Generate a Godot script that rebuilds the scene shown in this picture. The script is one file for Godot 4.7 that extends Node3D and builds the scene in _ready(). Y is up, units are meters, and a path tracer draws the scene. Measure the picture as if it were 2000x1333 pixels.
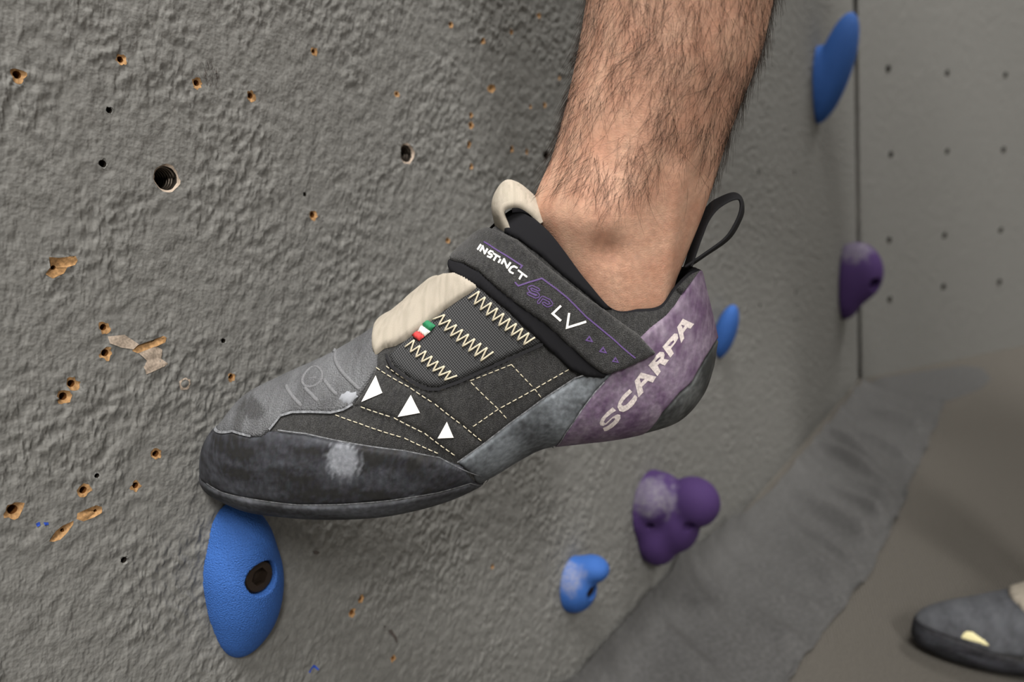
extends Node3D
# A climber's foot on a small hold, low on an indoor climbing wall. Lengths in lists are millimetres.

var MAT := {}
var nz := {}

# ---------------------------------------------------------------- small helpers
func pv(a: Array) -> PackedVector2Array:
	var o := PackedVector2Array()
	for k in range(0, a.size() - 1, 2):
		o.append(Vector2(a[k], a[k + 1]))
	return o

func pv3(a: Array) -> PackedVector3Array:
	var o := PackedVector3Array()
	for k in range(0, a.size() - 2, 3):
		o.append(Vector3(a[k], a[k + 1], a[k + 2]))
	return o

func noise(sd: int, freq: float, oct := 3, kind := FastNoiseLite.TYPE_SIMPLEX_SMOOTH) -> FastNoiseLite:
	var n := FastNoiseLite.new()
	n.seed = sd
	n.frequency = freq
	n.noise_type = kind
	n.fractal_octaves = oct
	n.fractal_type = FastNoiseLite.FRACTAL_FBM if oct > 1 else FastNoiseLite.FRACTAL_NONE
	return n

func hash1(k: float) -> float:
	return fposmod(sin(k * 12.9898 + 4.1) * 43758.5453, 1.0)

func tex(n: FastNoiseLite, size: int, lo: float, hi: float, power := 1.0) -> ImageTexture:
	var im := n.get_seamless_image(size, size)
	var o := Image.create(size, size, true, Image.FORMAT_RGB8)
	for y in size:
		for x in size:
			var g := lerpf(lo, hi, pow(im.get_pixel(x, y).r, power))
			o.set_pixel(x, y, Color(g, g, g))
	o.generate_mipmaps()
	return ImageTexture.create_from_image(o)

func lin(r: float, g: float, b: float) -> Color:   # sRGB 0..255 -> linear colour
	return Color(r / 255.0, g / 255.0, b / 255.0).srgb_to_linear()

func mat(called: String, col: Color, rough := 0.9, spec := 0.5) -> StandardMaterial3D:
	var m := StandardMaterial3D.new()
	m.resource_name = called
	m.albedo_color = col
	m.roughness = rough
	m.metallic_specular = spec
	MAT[called] = m
	return m

func grain(m: StandardMaterial3D, t: Texture2D, per_metre: float, bump: Texture2D = null, bump_cm := 0.0, world := false) -> StandardMaterial3D:
	m.uv1_triplanar = true
	m.uv1_world_triplanar = world
	m.uv1_scale = Vector3.ONE * per_metre
	m.albedo_texture = t
	if bump:
		m.heightmap_enabled = true
		m.heightmap_texture = bump
		m.heightmap_scale = bump_cm
	return m

func tag(o: Node, label := "", category := "", group := "", kind := "") -> Node:
	if label: o.set_meta("label", label)
	if category: o.set_meta("category", category)
	if group: o.set_meta("group", group)
	if kind: o.set_meta("kind", kind)
	return o

func put(called: String, mesh: Mesh, m: Material, parent: Node = self) -> MeshInstance3D:
	var o := MeshInstance3D.new()
	o.name = called
	o.mesh = mesh
	o.material_override = m
	parent.add_child(o, true)
	return o

func base(called: String, at: Vector3, b := Basis.IDENTITY, parent: Node = self) -> Node3D:
	var o := Node3D.new()
	o.name = called
	parent.add_child(o, true)
	o.transform = Transform3D(b, at)
	return o

func begin() -> SurfaceTool:
	var st := SurfaceTool.new()
	st.begin(Mesh.PRIMITIVE_TRIANGLES)
	return st

func done(st: SurfaceTool) -> ArrayMesh:
	st.index()
	st.generate_normals()
	return st.commit()

# one triangle that faces along n
func tri(st: SurfaceTool, a: Vector3, b: Vector3, c: Vector3, n: Vector3) -> void:
	if (a - c).cross(a - b).dot(n) < 0.0:
		var t := b
		b = c
		c = t
	st.add_vertex(a)
	st.add_vertex(b)
	st.add_vertex(c)

func quad(st: SurfaceTool, a: Vector3, b: Vector3, c: Vector3, d: Vector3, n: Vector3) -> void:
	tri(st, a, b, c, n)
	tri(st, a, c, d, n)

func tube(st: SurfaceTool, pts: PackedVector3Array, r0: float, sides := 6, r1 := -1.0, capped := true) -> void:
	if r1 < 0: r1 = r0
	var n := pts.size()
	var up := Vector3(0.13, 0.31, 0.94)
	var prev := PackedVector3Array()
	for i in n:
		var d := (pts[mini(i + 1, n - 1)] - pts[maxi(i - 1, 0)]).normalized()
		var x := up.cross(d)
		if x.length() < 0.05: x = Vector3.RIGHT.cross(d)
		x = x.normalized()
		var y := d.cross(x)
		up = y
		var r := lerpf(r0, r1, float(i) / maxf(1, n - 1))
		var ring := PackedVector3Array()
		for k in sides:
			var a := TAU * k / sides
			ring.append(pts[i] + (x * cos(a) + y * sin(a)) * r)
		if i > 0:
			for k in sides:
				var k2 := (k + 1) % sides
				quad(st, prev[k], prev[k2], ring[k2], ring[k], prev[k] + ring[k2] - pts[i - 1] - pts[i])
		if capped and (i == 0 or i == n - 1):
			for k in range(1, sides - 1):
				tri(st, ring[0], ring[k], ring[k + 1], -d if i == 0 else d)
		prev = ring

func box(lo: Vector3, hi: Vector3) -> ArrayMesh:
	var st := begin()
	st.set_smooth_group(-1)
	var c := (lo + hi) / 2
	for ax in 3:
		for s in [0, 1]:
			var p := []
			for k in [[0, 0], [1, 0], [1, 1], [0, 1]]:
				var v := Vector3()
				v[ax] = hi[ax] if s else lo[ax]
				v[(ax + 1) % 3] = hi[(ax + 1) % 3] if k[0] else lo[(ax + 1) % 3]
				v[(ax + 2) % 3] = hi[(ax + 2) % 3] if k[1] else lo[(ax + 2) % 3]
				p.append(v)
			quad(st, p[0], p[1], p[2], p[3], p[0] + p[2] - 2 * c)
	return done(st)

func catmull(a: Array, i: int, t: float, k: int) -> float:
	var n := a.size()
	var p0: float = a[clampi(i - 1, 0, n - 1)][k]
	var p1: float = a[i][k]
	var p2: float = a[clampi(i + 1, 0, n - 1)][k]
	var p3: float = a[clampi(i + 2, 0, n - 1)][k]
	return 0.5 * (2 * p1 + (p2 - p0) * t + (2 * p0 - 5 * p1 + 4 * p2 - p3) * t * t + (3 * p1 - p0 - 3 * p2 + p3) * t * t * t)

func smooth_line(p: PackedVector3Array, per := 6) -> PackedVector3Array:
	var o := PackedVector3Array()
	var n := p.size()
	for i in n - 1:
		for k in per:
			o.append(p[i].cubic_interpolate(p[i + 1], p[maxi(i - 1, 0)], p[mini(i + 2, n - 1)], float(k) / per))
	o.append(p[n - 1])
	return o

# ---------------------------------------------------------------- lofted bodies (shoe, leg)
# Each station: underside point, top point (side elevation), half width, angle where the section ends, height of the widest level, squareness below and above.
class Loft:
	var ni: int
	var nj: int
	var pos := PackedVector3Array()
	var nrm := PackedVector3Array()
	var uv := PackedVector2Array()
	var host: Node
	var buckets := {}

	func _init(h: Node, st: Array, per: int, m: int, bump = null) -> void:
		host = h
		ni = (st.size() - 1) * per + 1
		nj = m + 1
		for i in ni:
			var s := mini(i / per, st.size() - 2)
			var t := float(i - s * per) / per
			var q := []
			for k in 9:
				q.append(h.catmull(st, s, t, k))
			var w0: float = maxf(q[4], 0.0)
			for j in nj:
				var ph := deg_to_rad(lerpf(-90.0, q[5], float(j) / m))
				var c := absf(cos(ph))
				if c < 1e-6: c = 0.0
				var y: float
				var w: float
				if ph < 0:
					w = w0 * pow(c, 2.0 / q[7])
					y = q[6] - q[6] * pow(absf(sin(ph)), 2.0 / q[7])
				else:
					w = w0 * pow(c, 2.0 / q[8])
					y = q[6] + (1 - q[6]) * pow(absf(sin(ph)) / sin(deg_to_rad(q[5])), 2.0 / q[8])
				var p := Vector3(lerpf(q[0], q[2], y), lerpf(q[1], q[3], y), w)
				if bump != null: p = bump.call(p)
				pos.append(p)
				uv.append(Vector2(p.x, p.y))
		for i in ni:
			for j in nj:
				var a := at(mini(i + 1, ni - 1), j) - at(maxi(i - 1, 0), j)
				var b := at(i, mini(j + 1, nj - 1)) - at(i, maxi(j - 1, 0))
				if j == 0 or (j == nj - 1 and absf(at(i, j).z) < 0.01):
					b = Vector3(0, 0, 1) if j == 0 else Vector3(0, 0, -1)
				var n := a.cross(b)
				if n.length() < 1e-9: n = Vector3(-1 if i < ni / 2 else 1, 0, 0)
				n = n.normalized()
				nrm.append(n)
		# outward: at the widest level the normal points to +z
		var mid := at_n(ni / 2, nj / 2)
		if mid.z < 0:
			for k in nrm.size(): nrm[k] = -nrm[k]
		for i in [0, ni - 1]:
			for j in nj:
				nrm[i * nj + j] = Vector3(-1 if i == 0 else 1, 0, 0)

	func at(i: int, j: int) -> Vector3:
		return pos[i * nj + j]

	func at_n(i: int, j: int) -> Vector3:
		return nrm[i * nj + j]

	func fill_buckets() -> void:
		for i in ni - 1:
			for j in nj - 1:
				var k := Vector2i((uv[i * nj + j] / 2.0).floor())
				for dx in [-2, -1, 0, 1, 2]:
					for dy in [-2, -1, 0, 1, 2]:
						var kk := k + Vector2i(dx, dy)
						if not buckets.has(kk): buckets[kk] = PackedInt32Array()
						buckets[kk].append(i * nj + j)

	# the surface point over (u, v) on the outer side, lifted by some millimetres
	func over(p: Vector2, lift: float) -> Vector3:
		var best := Vector3(p.x, p.y, 0)
		var found := false
		for c in buckets.get(Vector2i((p / 2.0).floor()), PackedInt32Array()):
			for t in [[c, c + nj, c + nj + 1], [c, c + nj + 1, c + 1]]:
				var a := uv[t[0]]
				var b := uv[t[1]]
				var d := uv[t[2]]
				var den := (b - a).cross(d - a)
				if absf(den) < 1e-7: continue
				var l1 := (p - a).cross(d - a) / den
				var l2 := (b - a).cross(p - a) / den
				if l1 < -0.01 or l2 < -0.01 or l1 + l2 > 1.01: continue
				var q := pos[t[0]] * (1 - l1 - l2) + pos[t[1]] * l1 + pos[t[2]] * l2
				q += (nrm[t[0]] * (1 - l1 - l2) + nrm[t[1]] * l1 + nrm[t[2]] * l2).normalized() * lift
				if not found or q.z > best.z:
					best = q
					found = true
		return best

	func body(tint = null, first := 0, last := -1) -> ArrayMesh:
		var st: SurfaceTool = host.begin()
		var end := ni - 1 if last < 0 else last
		for i in range(first, end):
			for j in nj - 1:
				for side in [1, -1]:
					var f := Vector3(1, 1, side)
					var c := i * nj + j
					for t in [[c, c + nj, c + nj + 1], [c, c + nj + 1, c + 1]]:
						var n := (nrm[t[0]] + nrm[t[1]] + nrm[t[2]]) * f
						var v := [pos[t[0]] * f, pos[t[1]] * f, pos[t[2]] * f]
						if (v[0] - v[2]).cross(v[0] - v[1]).dot(n) < 0: v = [v[0], v[2], v[1]]
						for p in v:
							if tint != null: st.set_color(tint.call(p))
							st.set_uv(Vector2(p.x, p.y) * 0.001)
							st.add_vertex(p * 0.001)
		return host.done(st)

	# A layer of its own thickness on the body, cut to the outline (side elevation), with rounded edges.
	func layer(outline: PackedVector2Array, holes: Array, lo: float, hi: float, edge: float, tint = null, both := false) -> ArrayMesh:
		var st: SurfaceTool = host.begin()
		var lo2 := outline[0]
		var hi2 := outline[0]
		for p in outline:
			lo2 = lo2.min(p)
			hi2 = hi2.max(p)
		lo2 -= Vector2.ONE * 4
		hi2 += Vector2.ONE * 4
		var sd := {}
		for i in ni - 1:
			for j in nj - 1:
				var c := i * nj + j
				var p := uv[c]
				if p.x < lo2.x or p.y < lo2.y or p.x > hi2.x or p.y > hi2.y: continue
				for t in [[c, c + nj, c + nj + 1], [c, c + nj + 1, c + 1]]:
					var inside := 0
					var near := 1e9
					var long := 0.0
					for k in 3:
						if not sd.has(t[k]): sd[t[k]] = signed(uv[t[k]], outline, holes)
						var s: float = sd[t[k]]
						if s > 0: inside += 1
						near = minf(near, absf(s))
						long = maxf(long, uv[t[k]].distance_to(uv[t[(k + 1) % 3]]))
					if inside == 0 and near > long: continue
					var area := absf((uv[t[1]] - uv[t[0]]).cross(uv[t[2]] - uv[t[0]]))
					if (inside == 3 and near > long) or area < 1e-4:
						if inside < 2: continue
						emit(st, [pos[t[0]], pos[t[1]], pos[t[2]]], [nrm[t[0]], nrm[t[1]], nrm[t[2]]], [sd[t[0]], sd[t[1]], sd[t[2]]], lo, hi, edge, tint, both)
						continue
					var pieces: Array = Geometry2D.intersect_polygons(PackedVector2Array([uv[t[0]], uv[t[1]], uv[t[2]]]), outline)
					for h in holes:
						var rest := []
						for q in pieces: rest.append_array(Geometry2D.clip_polygons(q, h))
						pieces = rest
					var den := (uv[t[1]] - uv[t[0]]).cross(uv[t[2]] - uv[t[0]])
					for q in pieces:
						var ids := Geometry2D.triangulate_polygon(q)
						for k in range(0, ids.size(), 3):
							var vp := []
							var vn := []
							var vs := []
							for x in 3:
								var z: Vector2 = q[ids[k + x]]
								var l1 := (z - uv[t[0]]).cross(uv[t[2]] - uv[t[0]]) / den
								var l2 := (uv[t[1]] - uv[t[0]]).cross(z - uv[t[0]]) / den
								vp.append(pos[t[0]] * (1 - l1 - l2) + pos[t[1]] * l1 + pos[t[2]] * l2)
								vn.append((nrm[t[0]] * (1 - l1 - l2) + nrm[t[1]] * l1 + nrm[t[2]] * l2).normalized())
								vs.append(signed(z, outline, holes))
							emit(st, vp, vn, vs, lo, hi, edge, tint, both)
		return host.done(st)

	func emit(st: SurfaceTool, vp: Array, vn: Array, vs: Array, lo: float, hi: float, edge: float, tint, both: bool) -> void:
		var v := []
		for k in 3:
			var x := clampf(vs[k] / edge, 0, 1) if edge > 0 else 1.0
			v.append((vp[k] + vn[k] * lerpf(lo, hi, sqrt(1 - (1 - x) * (1 - x)))).snapped(Vector3.ONE * 0.002))
		if v[0] == v[1] or v[1] == v[2] or v[0] == v[2]: return
		var n: Vector3 = vn[0] + vn[1] + vn[2]
		if (v[0] - v[2]).cross(v[0] - v[1]).dot(n) < 0: v = [v[0], v[2], v[1]]
		for side in ([1, -1] if both else [1]):
			var order := [0, 1, 2] if side == 1 else [0, 2, 1]
			for k in order:
				var p: Vector3 = v[k] * Vector3(1, 1, side)
				if tint != null: st.set_color(tint.call(p))
				st.set_uv(Vector2(p.x, p.y) * 0.001)
				st.add_vertex(p * 0.001)

	func signed(p: Vector2, outline: PackedVector2Array, holes: Array) -> float:
		var d := ring_distance(p, outline)
		var inside := Geometry2D.is_point_in_polygon(p, outline)
		for h in holes:
			d = minf(d, ring_distance(p, h))
			if Geometry2D.is_point_in_polygon(p, h): inside = false
		return d if inside else -d

	func ring_distance(p: Vector2, r: PackedVector2Array) -> float:
		var d := 1e9
		var n := r.size()
		for k in n:
			var a := r[k]
			var e := r[(k + 1) % n] - a
			var t := clampf((p - a).dot(e) / maxf(e.length_squared(), 1e-9), 0, 1)
			d = minf(d, (p - a - e * t).length_squared())
		return sqrt(d)

# ---------------------------------------------------------------- blobs meshed as surface nets (climbing holds)
func sdf_ellipsoid(p: Vector3, c: Vector3, r: Vector3) -> float:
	var q := (p - c) / r
	var k := q.length()
	return (k - 1.0) * k / maxf((q / r).length(), 1e-4)

func smin(a: float, b: float, k: float) -> float:
	var h := clampf(0.5 + 0.5 * (b - a) / k, 0, 1)
	return lerpf(b, a, h) - k * h * (1 - h)

func blob(p: Vector3, parts: Array, blend: float, cuts: Array) -> float:
	var d := 1e9
	for e in parts:
		var c := Vector3(e[0], e[1], e[2])
		var q := p - c
		if e.size() > 6: q = q.rotated(Vector3(1, 0, 0), deg_to_rad(-e[6]))      # leans out at the top
		var x := sdf_ellipsoid(q, Vector3.ZERO, Vector3(e[3], e[4], e[5]))
		d = x if d > 1e8 else smin(d, x, blend)
	d = maxf(d, -p.z)
	for c in cuts:                                   # [x, y, z, axis x, y, z, radius, depth]
		var ax := Vector3(c[3], c[4], c[5]).normalized()
		var q := p - Vector3(c[0], c[1], c[2])
		var t := q.dot(ax)
		var r := (q - ax * t).length()
		var cyl := maxf(r - c[6], -(t + c[7]))
		d = -smin(-d, cyl, 1.2)
	return d

func blob_mesh(parts: Array, blend: float, cuts: Array, cell: float, col: Color, chalk: Array) -> ArrayMesh:
	var lo := Vector3.ONE * 1e9
	var hi := -lo
	for e in parts:
		var m := maxf(e[4], e[5]) if e.size() > 6 else 0.0
		var r := Vector3(e[3], maxf(e[4], m), maxf(e[5], m))
		lo = lo.min(Vector3(e[0], e[1], e[2]) - r)
		hi = hi.max(Vector3(e[0], e[1], e[2]) + r)
	lo -= Vector3.ONE * cell * 2.3
	hi += Vector3.ONE * cell * 2.3
	lo.z = maxf(lo.z, -cell * 2.3)
	var n := Vector3i(((hi - lo) / cell).ceil()) + Vector3i.ONE
	var f := PackedFloat32Array()
	f.resize(n.x * n.y * n.z)
	for z in n.z:
		for y in n.y:
			for x in n.x:
				f[(z * n.y + y) * n.x + x] = blob(lo + Vector3(x, y, z) * cell, parts, blend, cuts)
	var ids := {}
	var vs := PackedVector3Array()
	var ns := PackedVector3Array()
	var corner := []
	for k in 8: corner.append(Vector3i(k & 1, (k >> 1) & 1, (k >> 2) & 1))
	for z in n.z - 1:
		for y in n.y - 1:
			for x in n.x - 1:
				var c := (z * n.y + y) * n.x + x
				var val := []
				var neg := 0
				for k in 8:
					var d: float = f[c + corner[k].x + corner[k].y * n.x + corner[k].z * n.x * n.y]
					val.append(d)
					if d < 0: neg += 1
				if neg == 0 or neg == 8: continue
				var sum := Vector3.ZERO
				var cnt := 0
				for a in 8:
					for bit in [1, 2, 4]:
						var b: int = a | bit
						if b == a or (val[a] < 0) == (val[b] < 0): continue
						sum += Vector3(corner[a]).lerp(Vector3(corner[b]), val[a] / (val[a] - val[b]))
						cnt += 1
				var p := lo + (Vector3(x, y, z) + sum / cnt) * cell
				ids[c] = vs.size()
				vs.append(p)
				var e := cell * 0.6
				ns.append(Vector3(blob(p + Vector3(e, 0, 0), parts, blend, cuts) - blob(p - Vector3(e, 0, 0), parts, blend, cuts), blob(p + Vector3(0, e, 0), parts, blend, cuts) - blob(p - Vector3(0, e, 0), parts, blend, cuts), blob(p + Vector3(0, 0, e), parts, blend, cuts) - blob(p - Vector3(0, 0, e), parts, blend, cuts)).normalized())
	var idx := PackedInt32Array()
	var step := [1, n.x, n.x * n.y]
	for z in range(1, n.z - 1):
		for y in range(1, n.y - 1):
			for x in range(1, n.x - 1):
				var c := (z * n.y + y) * n.x + x
				for ax in 3:
					if (f[c] < 0) == (f[c + step[ax]] < 0): continue
					var u: int = step[(ax + 1) % 3]
					var v: int = step[(ax + 2) % 3]
					var q := [ids[c], ids[c - u], ids[c - u - v], ids[c - v]]
					if f[c] < 0: q.reverse()
					idx.append_array([q[0], q[1], q[2], q[0], q[2], q[3]])
	var arr := []
	arr.resize(Mesh.ARRAY_MAX)
	var cs := PackedColorArray()
	for k in vs.size():
		var c := col
		for z in chalk:                              # [x, y, z, reach]: where hands and shoes left chalk
			var d: float = (vs[k] - Vector3(z[0], z[1], z[2])).length() / z[3]
			var amount: float = (1.0 - smoothstep(0.55, 1.05, d + 0.5 * nz.chalk.get_noise_3dv(vs[k] * 1.2))) * (0.55 + 0.6 * nz.chalk_fine.get_noise_3dv(vs[k]))
			c = c.lerp(Color(0.36, 0.35, 0.37), clampf(amount, 0, 1) * 0.75)
		cs.append(c)
		vs[k] *= 0.001
	arr[Mesh.ARRAY_COLOR] = cs
	arr[Mesh.ARRAY_VERTEX] = vs
	arr[Mesh.ARRAY_NORMAL] = ns
	arr[Mesh.ARRAY_INDEX] = idx
	var m := ArrayMesh.new()
	m.add_surface_from_arrays(Mesh.PRIMITIVE_TRIANGLES, arr)
	return m

# ---------------------------------------------------------------- walls with relief and real holes
func relief(a: float, b: float, amp: float) -> float:   # a, b in metres along and up the wall
	var x := a * 1000.0
	var y := b * 1000.0
	var wx: float = nz.warp.get_noise_2d(x, y) * 4.0
	var big: float = nz.plate.get_noise_2d(x + wx, y - wx)
	var mid: float = nz.lumps.get_noise_2d(x - wx, y)
	var fine: float = nz.fine.get_noise_2d(x, y)
	var calm: float = 0.3 + 0.7 * smoothstep(-0.25, 0.3, nz.calm.get_noise_2d(x, y))
	var plates := smoothstep(-0.12, -0.06, big + 0.12 * mid) * 0.45 + smoothstep(0.18, 0.23, big + 0.15 * mid) * 0.35
	var small := smoothstep(0.2, 0.32, mid) * 0.4 - smoothstep(0.22, 0.34, -mid) * 0.3
	return (plates * (0.5 + 0.5 * calm) + small * calm + fine * 0.1 - 0.5) * 0.001 * amp

func wall_mesh(na: int, nb: int, grid: Callable, amp: float, cuts: Array) -> ArrayMesh:
	var vs := PackedVector3Array()
	var uvs := PackedVector2Array()
	for j in nb + 1:
		for i in na + 1:
			var p: Vector2 = grid.call(float(i) / na, float(j) / nb)
			vs.append(Vector3(p.x, p.y, relief(p.x, p.y, amp)))
			uvs.append(p)
	var skip := {}
	var boxes := []
	for c in cuts:
		var r := Rect2(c[0], Vector2.ZERO)
		for p in c: r = r.expand(p)
		boxes.append(r)
	var idx := PackedInt32Array()
	var extra := []
	for j in nb:
		for i in na:
			var c := j * (na + 1) + i
			var a := uvs[c]
			var d := uvs[c + na + 2]
			var r := Rect2(a, d - a).abs()
			var hit := []
			for k in boxes.size():
				if boxes[k].intersects(r): hit.append(k)
			if hit.is_empty():
				idx.append_array([c, c + na + 1, c + na + 2, c, c + na + 2, c + 1])
				continue
			var pieces: Array = [PackedVector2Array([uvs[c], uvs[c + 1], uvs[c + na + 2], uvs[c + na + 1]])]
			for k in hit:
				var rest := []
				for q in pieces:
					for z in Geometry2D.clip_polygons(q, cuts[k]):
						if not Geometry2D.is_polygon_clockwise(z): rest.append(z)
				pieces = rest
			for q in pieces:
				var t := Geometry2D.triangulate_polygon(q)
				for k in range(0, t.size(), 3):
					extra.append([q[t[k]], q[t[k + 1]], q[t[k + 2]]])
	for e in extra:
		var z := vs.size()
		if (e[1] - e[0]).cross(e[2] - e[0]) > 0: e = [e[0], e[2], e[1]]
		for p in e:
			vs.append(Vector3(p.x, p.y, relief(p.x, p.y, amp)))
			uvs.append(p)
		idx.append_array([z, z + 1, z + 2])
	var ns := PackedVector3Array()
	var whole := (na + 1) * (nb + 1)
	for k in vs.size():
		if k < whole:
			var i := k % (na + 1)
			var j := k / (na + 1)
			var dx := vs[j * (na + 1) + mini(i + 1, na)] - vs[j * (na + 1) + maxi(i - 1, 0)]
			var dy := vs[mini(j + 1, nb) * (na + 1) + i] - vs[maxi(j - 1, 0) * (na + 1) + i]
			ns.append(dx.cross(dy).normalized())
		else:
			var p := vs[k]
			var e := 0.0008
			ns.append(Vector3(relief(p.x - e, p.y, amp) - relief(p.x + e, p.y, amp), relief(p.x, p.y - e, amp) - relief(p.x, p.y + e, amp), 2 * e).normalized())
	var arr := []
	arr.resize(Mesh.ARRAY_MAX)
	arr[Mesh.ARRAY_VERTEX] = vs
	arr[Mesh.ARRAY_NORMAL] = ns
	arr[Mesh.ARRAY_TEX_UV] = uvs
	arr[Mesh.ARRAY_INDEX] = idx
	var m := ArrayMesh.new()
	m.add_surface_from_arrays(Mesh.PRIMITIVE_TRIANGLES, arr)
	return m

func ragged(c: Vector2, r: float, sd: int, rough: float, n := 18) -> PackedVector2Array:   # metres
	var o := PackedVector2Array()
	for k in n:
		var a := TAU * k / n
		var q: float = 1.0 + rough * nz.rag.get_noise_2d(cos(a) * 14.0 + sd * 31.0, sin(a) * 14.0)
		o.append(c + Vector2(cos(a), sin(a)) * r * q)
	return o

# the lining of a hole: splintered lip that slopes in, then the shaft
func hole_lining(outline: PackedVector2Array, amp: float, shaft_at: Vector2, shaft_r: float, lip: float, depth: float) -> Array:
	var lipst := begin()
	var shaft := begin()
	var n := outline.size()
	for k in n:
		var k2 := (k + 1) % n
		var a := outline[k]
		var b := outline[k2]
		var A := Vector3(a.x, a.y, relief(a.x, a.y, amp) + 0.00005)
		var B := Vector3(b.x, b.y, relief(b.x, b.y, amp) + 0.00005)
		var c := shaft_at + (a - shaft_at).normalized() * shaft_r
		var d := shaft_at + (b - shaft_at).normalized() * shaft_r
		var C := Vector3(c.x, c.y, -lip * (0.6 + 0.7 * hash1(k * 3.7 + shaft_at.x * 900)))
		var D := Vector3(d.x, d.y, -lip * (0.6 + 0.7 * hash1(k2 * 3.7 + shaft_at.x * 900)))
		quad(lipst, A, B, D, C, Vector3(0, 0, 1))
		quad(shaft, C, D, Vector3(d.x, d.y, -depth), Vector3(c.x, c.y, -depth), Vector3(shaft_at.x - c.x, shaft_at.y - c.y, 0))
		tri(shaft, Vector3(c.x, c.y, -depth), Vector3(d.x, d.y, -depth), Vector3(shaft_at.x, shaft_at.y, -depth), Vector3(0, 0, 1))
	return [done(lipst), done(shaft)]

# ---------------------------------------------------------------- the scene
func _ready() -> void:
	# camera
	var cam := Camera3D.new()
	cam.name = "camera"
	add_child(cam)
	cam.position = Vector3(0, 0.5460, 0)
	cam.rotation_degrees.x = -16.302
	cam.near = 0.01
	cam.far = 40.0
	var at := CameraAttributesPhysical.new()
	at.frustum_focal_length = 27.46
	at.frustum_focus_distance = 0.365
	at.exposure_aperture = 7.2
	cam.attributes = at
	cam.fov = 47.216
	cam.current = true
	# surroundings: a closed hall, so the sky is black
	var we := WorldEnvironment.new()
	we.name = "world"
	var env := Environment.new()
	env.background_mode = Environment.BG_COLOR
	env.background_color = Color.BLACK
	env.tonemap_mode = Environment.TONE_MAPPER_LINEAR
	env.tonemap_exposure = 1.07
	env.sdfgi_enabled = true
	env.ssao_enabled = true
	env.ssil_enabled = true
	we.environment = env
	add_child(we)
	# ceiling lights of the hall: long panels, in rows
	make_materials()
	ceiling_light(Vector3(-0.4, 3.93, 0.8), 24.0, "long white ceiling light panel nearest the climbing wall")
	ceiling_light(Vector3(0.9, 3.93, 3.5), 26.0, "long white ceiling light panel farthest behind the viewer")
	ceiling_light(Vector3(2.2, 3.93, -1.4), 10.0, "long white ceiling light panel nearest the angled wall")
	build_room()
	build_mat_covers()
	build_holds()
	build_shoe()
	build_other_shoe()
	build_person()

func ceiling_light(p: Vector3, energy: float, label: String) -> void:
	var o := base("ceiling_light", p)
	tag(o, label, "light", "ceiling lights of the hall")
	put("housing", box(Vector3(-0.34, -0.01, -0.94), Vector3(0.34, 0.07, 0.94)), MAT.white_metal, o)
	put("diffuser", box(Vector3(-0.3, -0.02, -0.9), Vector3(0.3, -0.011, 0.9)), MAT.lamp_glow, o)
	var l := AreaLight3D.new()
	l.name = "panel_light"
	l.area_size = Vector2(0.6, 1.8)
	l.light_energy = energy
	l.light_color = Color(1.0, 0.985, 0.965)
	l.shadow_enabled = true
	l.area_range = 14.0
	l.area_attenuation = 2.0
	o.add_child(l)
	l.rotation_degrees.x = -90
	l.position.y = -0.03

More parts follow.
